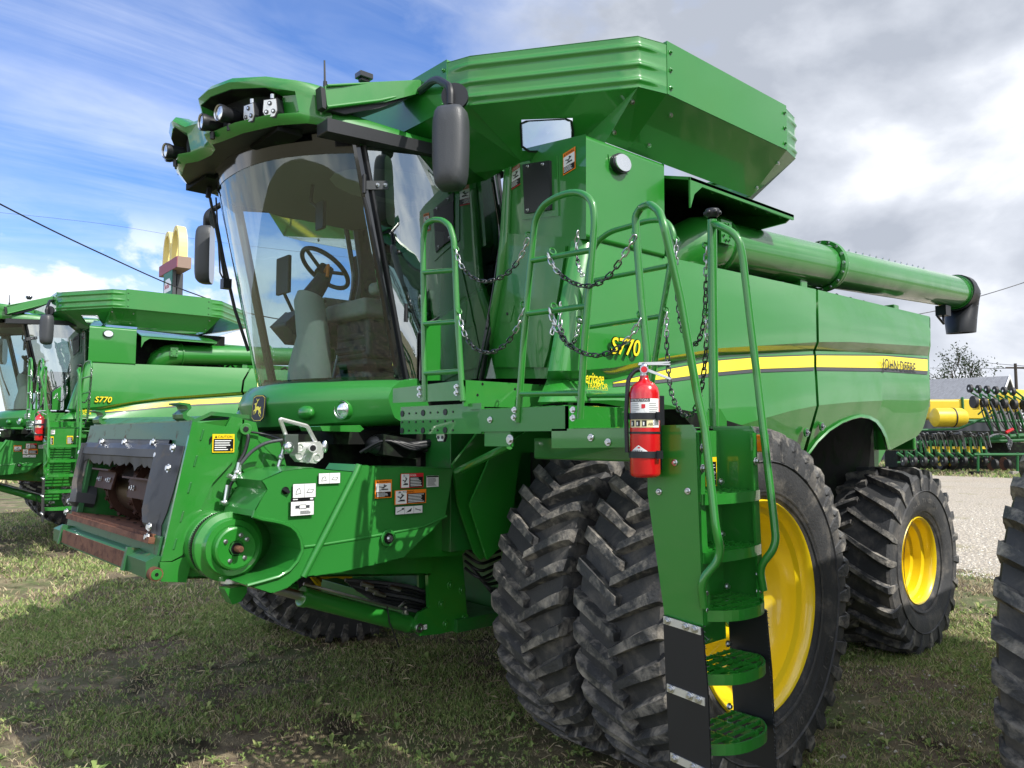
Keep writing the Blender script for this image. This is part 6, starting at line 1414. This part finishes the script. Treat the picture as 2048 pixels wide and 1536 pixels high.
b = B(); b.obox(E1*Ln/2+E2*hw_+V(0,0,eav/2), E1*Ln/2, E2*hw_, V(0,0,eav/2), SID); b.add([V(0,0,eav), E2*2*hw_+V(0,0,eav), E2*hw_+V(0,0,rdg)], [(0,1,2)], SID); b.build('wall', shed, smooth=0)
b = B()
o_ = -E1*.35
b.prism([o_-E2*.35+V(0,0,eav-.10), o_+E2*hw_+V(0,0,rdg+.05), E1*(Ln+.3)+E2*hw_+V(0,0,rdg+.05), E1*(Ln+.3)-E2*.35+V(0,0,eav-.10)], (0,0,.10), SH); b.prism([o_+E2*(2*hw_+.35)+V(0,0,eav-.10), o_+E2*(hw_+.002)+V(0,0,rdg+.05), E1*(Ln+.3)+E2*(hw_+.002)+V(0,0,rdg+.05), E1*(Ln+.3)+E2*(2*hw_+.35)+V(0,0,eav-.10)], (0,0,.10), SH)
rf = b.build('roof', shed, smooth=0)
b = B(); f0 = o_-E1*.04
for a, c in ((f0-E2*.4+V(0,0,eav-.2), f0+E2*hw_+V(0,0,rdg-.02)), (f0+E2*hw_+V(0,0,rdg-.02), f0+E2*(2*hw_+.4)+V(0,0,eav-.2))): b.prism([a, c, c+V(0,0,.26), a+V(0,0,.26)], -E1*.05, WH)
b.build('fascia', rf, smooth=0)
b = B(); b.prism([f0-E2*.42+V(0,0,eav-.2), E1*Ln-E2*.42+V(0,0,eav-.2), E1*Ln-E2*.42+V(0,0,eav-.05), f0-E2*.42+V(0,0,eav-.05)], E2*.05, GR); b.build('gutter', rf, smooth=0)
# trees: trunk, limbs and a crown of separate leaf faces
BRK = mat('bark', (.055, .045, .035), .9, vary=.4, vscale=10)
LFD = [leaf('leaf a', (.035, .06, .02)), leaf('leaf b', (.055, .085, .03)), leaf('leaf c', (.025, .04, .016))]
def tree(px, base_y, top_y, D, wid, nleaf, ls, label, seed, grp=None, spread=.5):
    R = random.Random(seed); o = U(px, 875, D=D); o.z = 0; H = U(px, top_y, D=D).z; t = empty('tree', o); tag(t, label, 'tree', grp)
    b = B(); tips = []
    def limb(p, d, l, r, n):
        q = p; pts = [p]
        for k in range(4): d = (d+V(R.gauss(0, .16), R.gauss(0, .16), R.gauss(.04, .10))).normalized(); q = q+d*l/4; pts.append(q)
        b.tube(pts, [r, r*.85, r*.7, r*.55, r*.42], BRK, 6)
        if n == 0: tips.extend(pts[2:]); return
        for j in range(R.randint(3, 4)):
            i = R.randint(2, 4); a = R.uniform(0, 6.28); dd = (d*.65+V(math.cos(a), math.sin(a), R.uniform(-.1, .6))*spread*1.3).normalized(); limb(pts[i], dd, l*R.uniform(.55, .75), r*.45, n-1)
    limb(V(0,0,0), V(0,0,1), H*.45, H*.028, 3); b.build('trunk', t, smooth=60)
    b = B(); mz = max(p.z for p in tips); k_ = H/mz
    for k in range(nleaf):
        p = R.choice(tips); q = p+V(R.gauss(0, wid), R.gauss(0, wid), R.gauss(0, wid)); e = V(R.gauss(0,1), R.gauss(0,1), R.gauss(0,1)).normalized(); f = e.orthogonal().normalized(); s = ls*R.uniform(.5, 1.3)
        b.add([q-e*s, q+f*s*.5, q+e*s, q-f*s*.5], [(0,1,2,3)], LFD[R.randint(0, 2)])
    b.build('crown', t, smooth=0)
    for c in kids(t): c.scale = (k_, k_, k_)
tree(1893, 900, 690, 78, .22, 1500, .10, 'sparse bare-twigged tree rising behind the shed roof', 5, spread=.55)
tree(1868, 900, 725, 80, .22, 500, .12, 'thin nearly leafless tree at the rear corner of the harvester', 8, spread=.5)
# utility pole and wires
def wire(pts, r, label, grp=None):
    P = [U(x, y, D=D) for x, y, D in pts]; out = []
    for i in range(len(P)-1):
        p0, p1, p2, p3 = P[max(i-1, 0)], P[i], P[i+1], P[min(i+2, len(P)-1)]
        for k in range(10): t = k/10; out.append(.5*((2*p1)+(p2-p0)*t+(2*p0-5*p1+4*p2-p3)*t*t+(3*p1-p0-3*p2+p3)*t**3))
    out.append(P[-1]); b = B(); b.tube(out, r, BK, 6); o = b.build('power_line', smooth=60); tag(o, label, 'power line', grp)
wire(((-160,318,17),(0,408,19),(200,506,22),(395,590,26),(575,641,30),(1000,690,36),(1500,678,40),(1860,624,42),(1945,597,43),(2048,565,44),(2300,480,46)), .022, 'thick black cable sagging across the sky behind the nearest harvester', 'overhead cables')
wire(((-100,415,60),(200,447,64),(420,482,68),(700,515,72)), .012, 'upper of two faint wires passing behind the yellow arches', 'overhead cables')
wire(((-100,600,60),(75,615,62),(300,640,66)), .02, 'low thin wire behind the distant harvester at the left edge', 'overhead cables')
wire(((1925,718,90),(1980,726,80),(2036,731,64),(2100,736,60)), .022, 'thin wire running from the right-hand tree to the utility pole', 'overhead cables')
wire(((1860,736,90),(1950,737,80),(2036,737,64),(2100,742,60)), .022, 'second thin wire just below, level with the top of the shed roof', 'overhead cables')
b = B(); o = U(2037, 875, D=64); o.z = 0; t_ = U(2037, 726, D=64).z; b.tube([o, V(o.x, o.y, t_)], [.16, .11], BRK, 10); up = tag(empty('utility_pole', (0,0,0)), 'wooden utility pole behind the gable of the grey shed', 'utility pole'); b.build('pole', up)
b = B(); b.obox(V(o.x, o.y, t_-.35), RR*.8, HH*.05, V(0,0,.06), BRK); b.build('crossarm', up)
# restaurant sign on its tall pole
D2 = 60.0; sg = tag(empty('restaurant_sign', (0,0,0)), 'tall pole sign with twin yellow arches on a red and brown base', 'sign')
AY = mat('arch yellow', (.82, .68, .24), .5); BR = mat('sign brown', (.26, .18, .14), .6); SR = mat('sign red', (.30, .05, .07), .5); SGN = mat('sign green', (.01, .16, .09), .5)
e1 = HH*.782-RR*.623; e2 = RR*.782+HH*.623
c = U(340, 545, D=D2); zb_, zt_ = U(340, 528, D=D2).z, U(340, 461, D=D2).z
b = B()
for ctr_ in (-1.12, 1.12):
    hgt = zt_-zb_; outer, inner = [], []
    for k in range(25):
        t = math.pi*k/24; outer.append((ctr_-1.12*math.cos(t), (hgt+.2)*(math.sin(t)**.75))); inner.append((ctr_-.86*math.cos(t), (hgt-.14)*(math.sin(t)**.75)))
    ring_ = [V(c.x, c.y, zb_)+e1*x+V(0,0,z) for x, z in outer]; rin = [V(c.x, c.y, zb_)+e1*x+V(0,0,z) for x, z in inner]
    for k in range(24): b.prism([ring_[k], ring_[k+1], rin[k+1], rin[k]], e2*.62, AY)
b.build('arches', sg, smooth=0)
b = B(); cz = U(340, 534, D=D2).z; b.obox(V(c.x, c.y, cz)+e2*.35, e1*2.4, e2*.5, V(0,0,.42), BR); b.obox(V(c.x, c.y, cz)+e2*-.16, e1*2.42, e2*.02, V(0,0,.40), SR); b.build('sign_base', sg, smooth=0)
b = B(); p0 = U(346, 560, D=D2+.5); b.obox(V(p0.x, p0.y, U(346, 575, D=D2).z)+e2*.45, e1*.25, e2*.22, V(0,0,1.2), GR); b.cyl(V(p0.x, p0.y, 0)+e2*.4, V(p0.x, p0.y, cz), .25, GR, 16); b.build('pole', sg)
b = B(); pc = V(c.x, c.y, U(332, 572, D=D2).z); b.obox(pc, e1*1.25, e2*.12, V(0,0,1.15), GR); pn = -e2; b.obox(pc-e2*.13, e1*1.15, e2*.02, V(0,0,1.05), SGN)
o_ = pc-e2*.155-e1*.0; u_ = -e1
b.add([o_+u_*x+V(0,0,z) for x, z in ((-.95,-.5),(.95,-.5),(.95,.1),(.5,.5),(-.5,.5),(-.95,.1))], [(0,1,2,3,4,5)], WH); b.text('Sinclair', o_-e2*.01+u_*-.85+V(0,0,-.2), u_, (0,0,1), .55, RDD, .2, squash=.85)
b.build('fuel_price_board', sg, smooth=0)
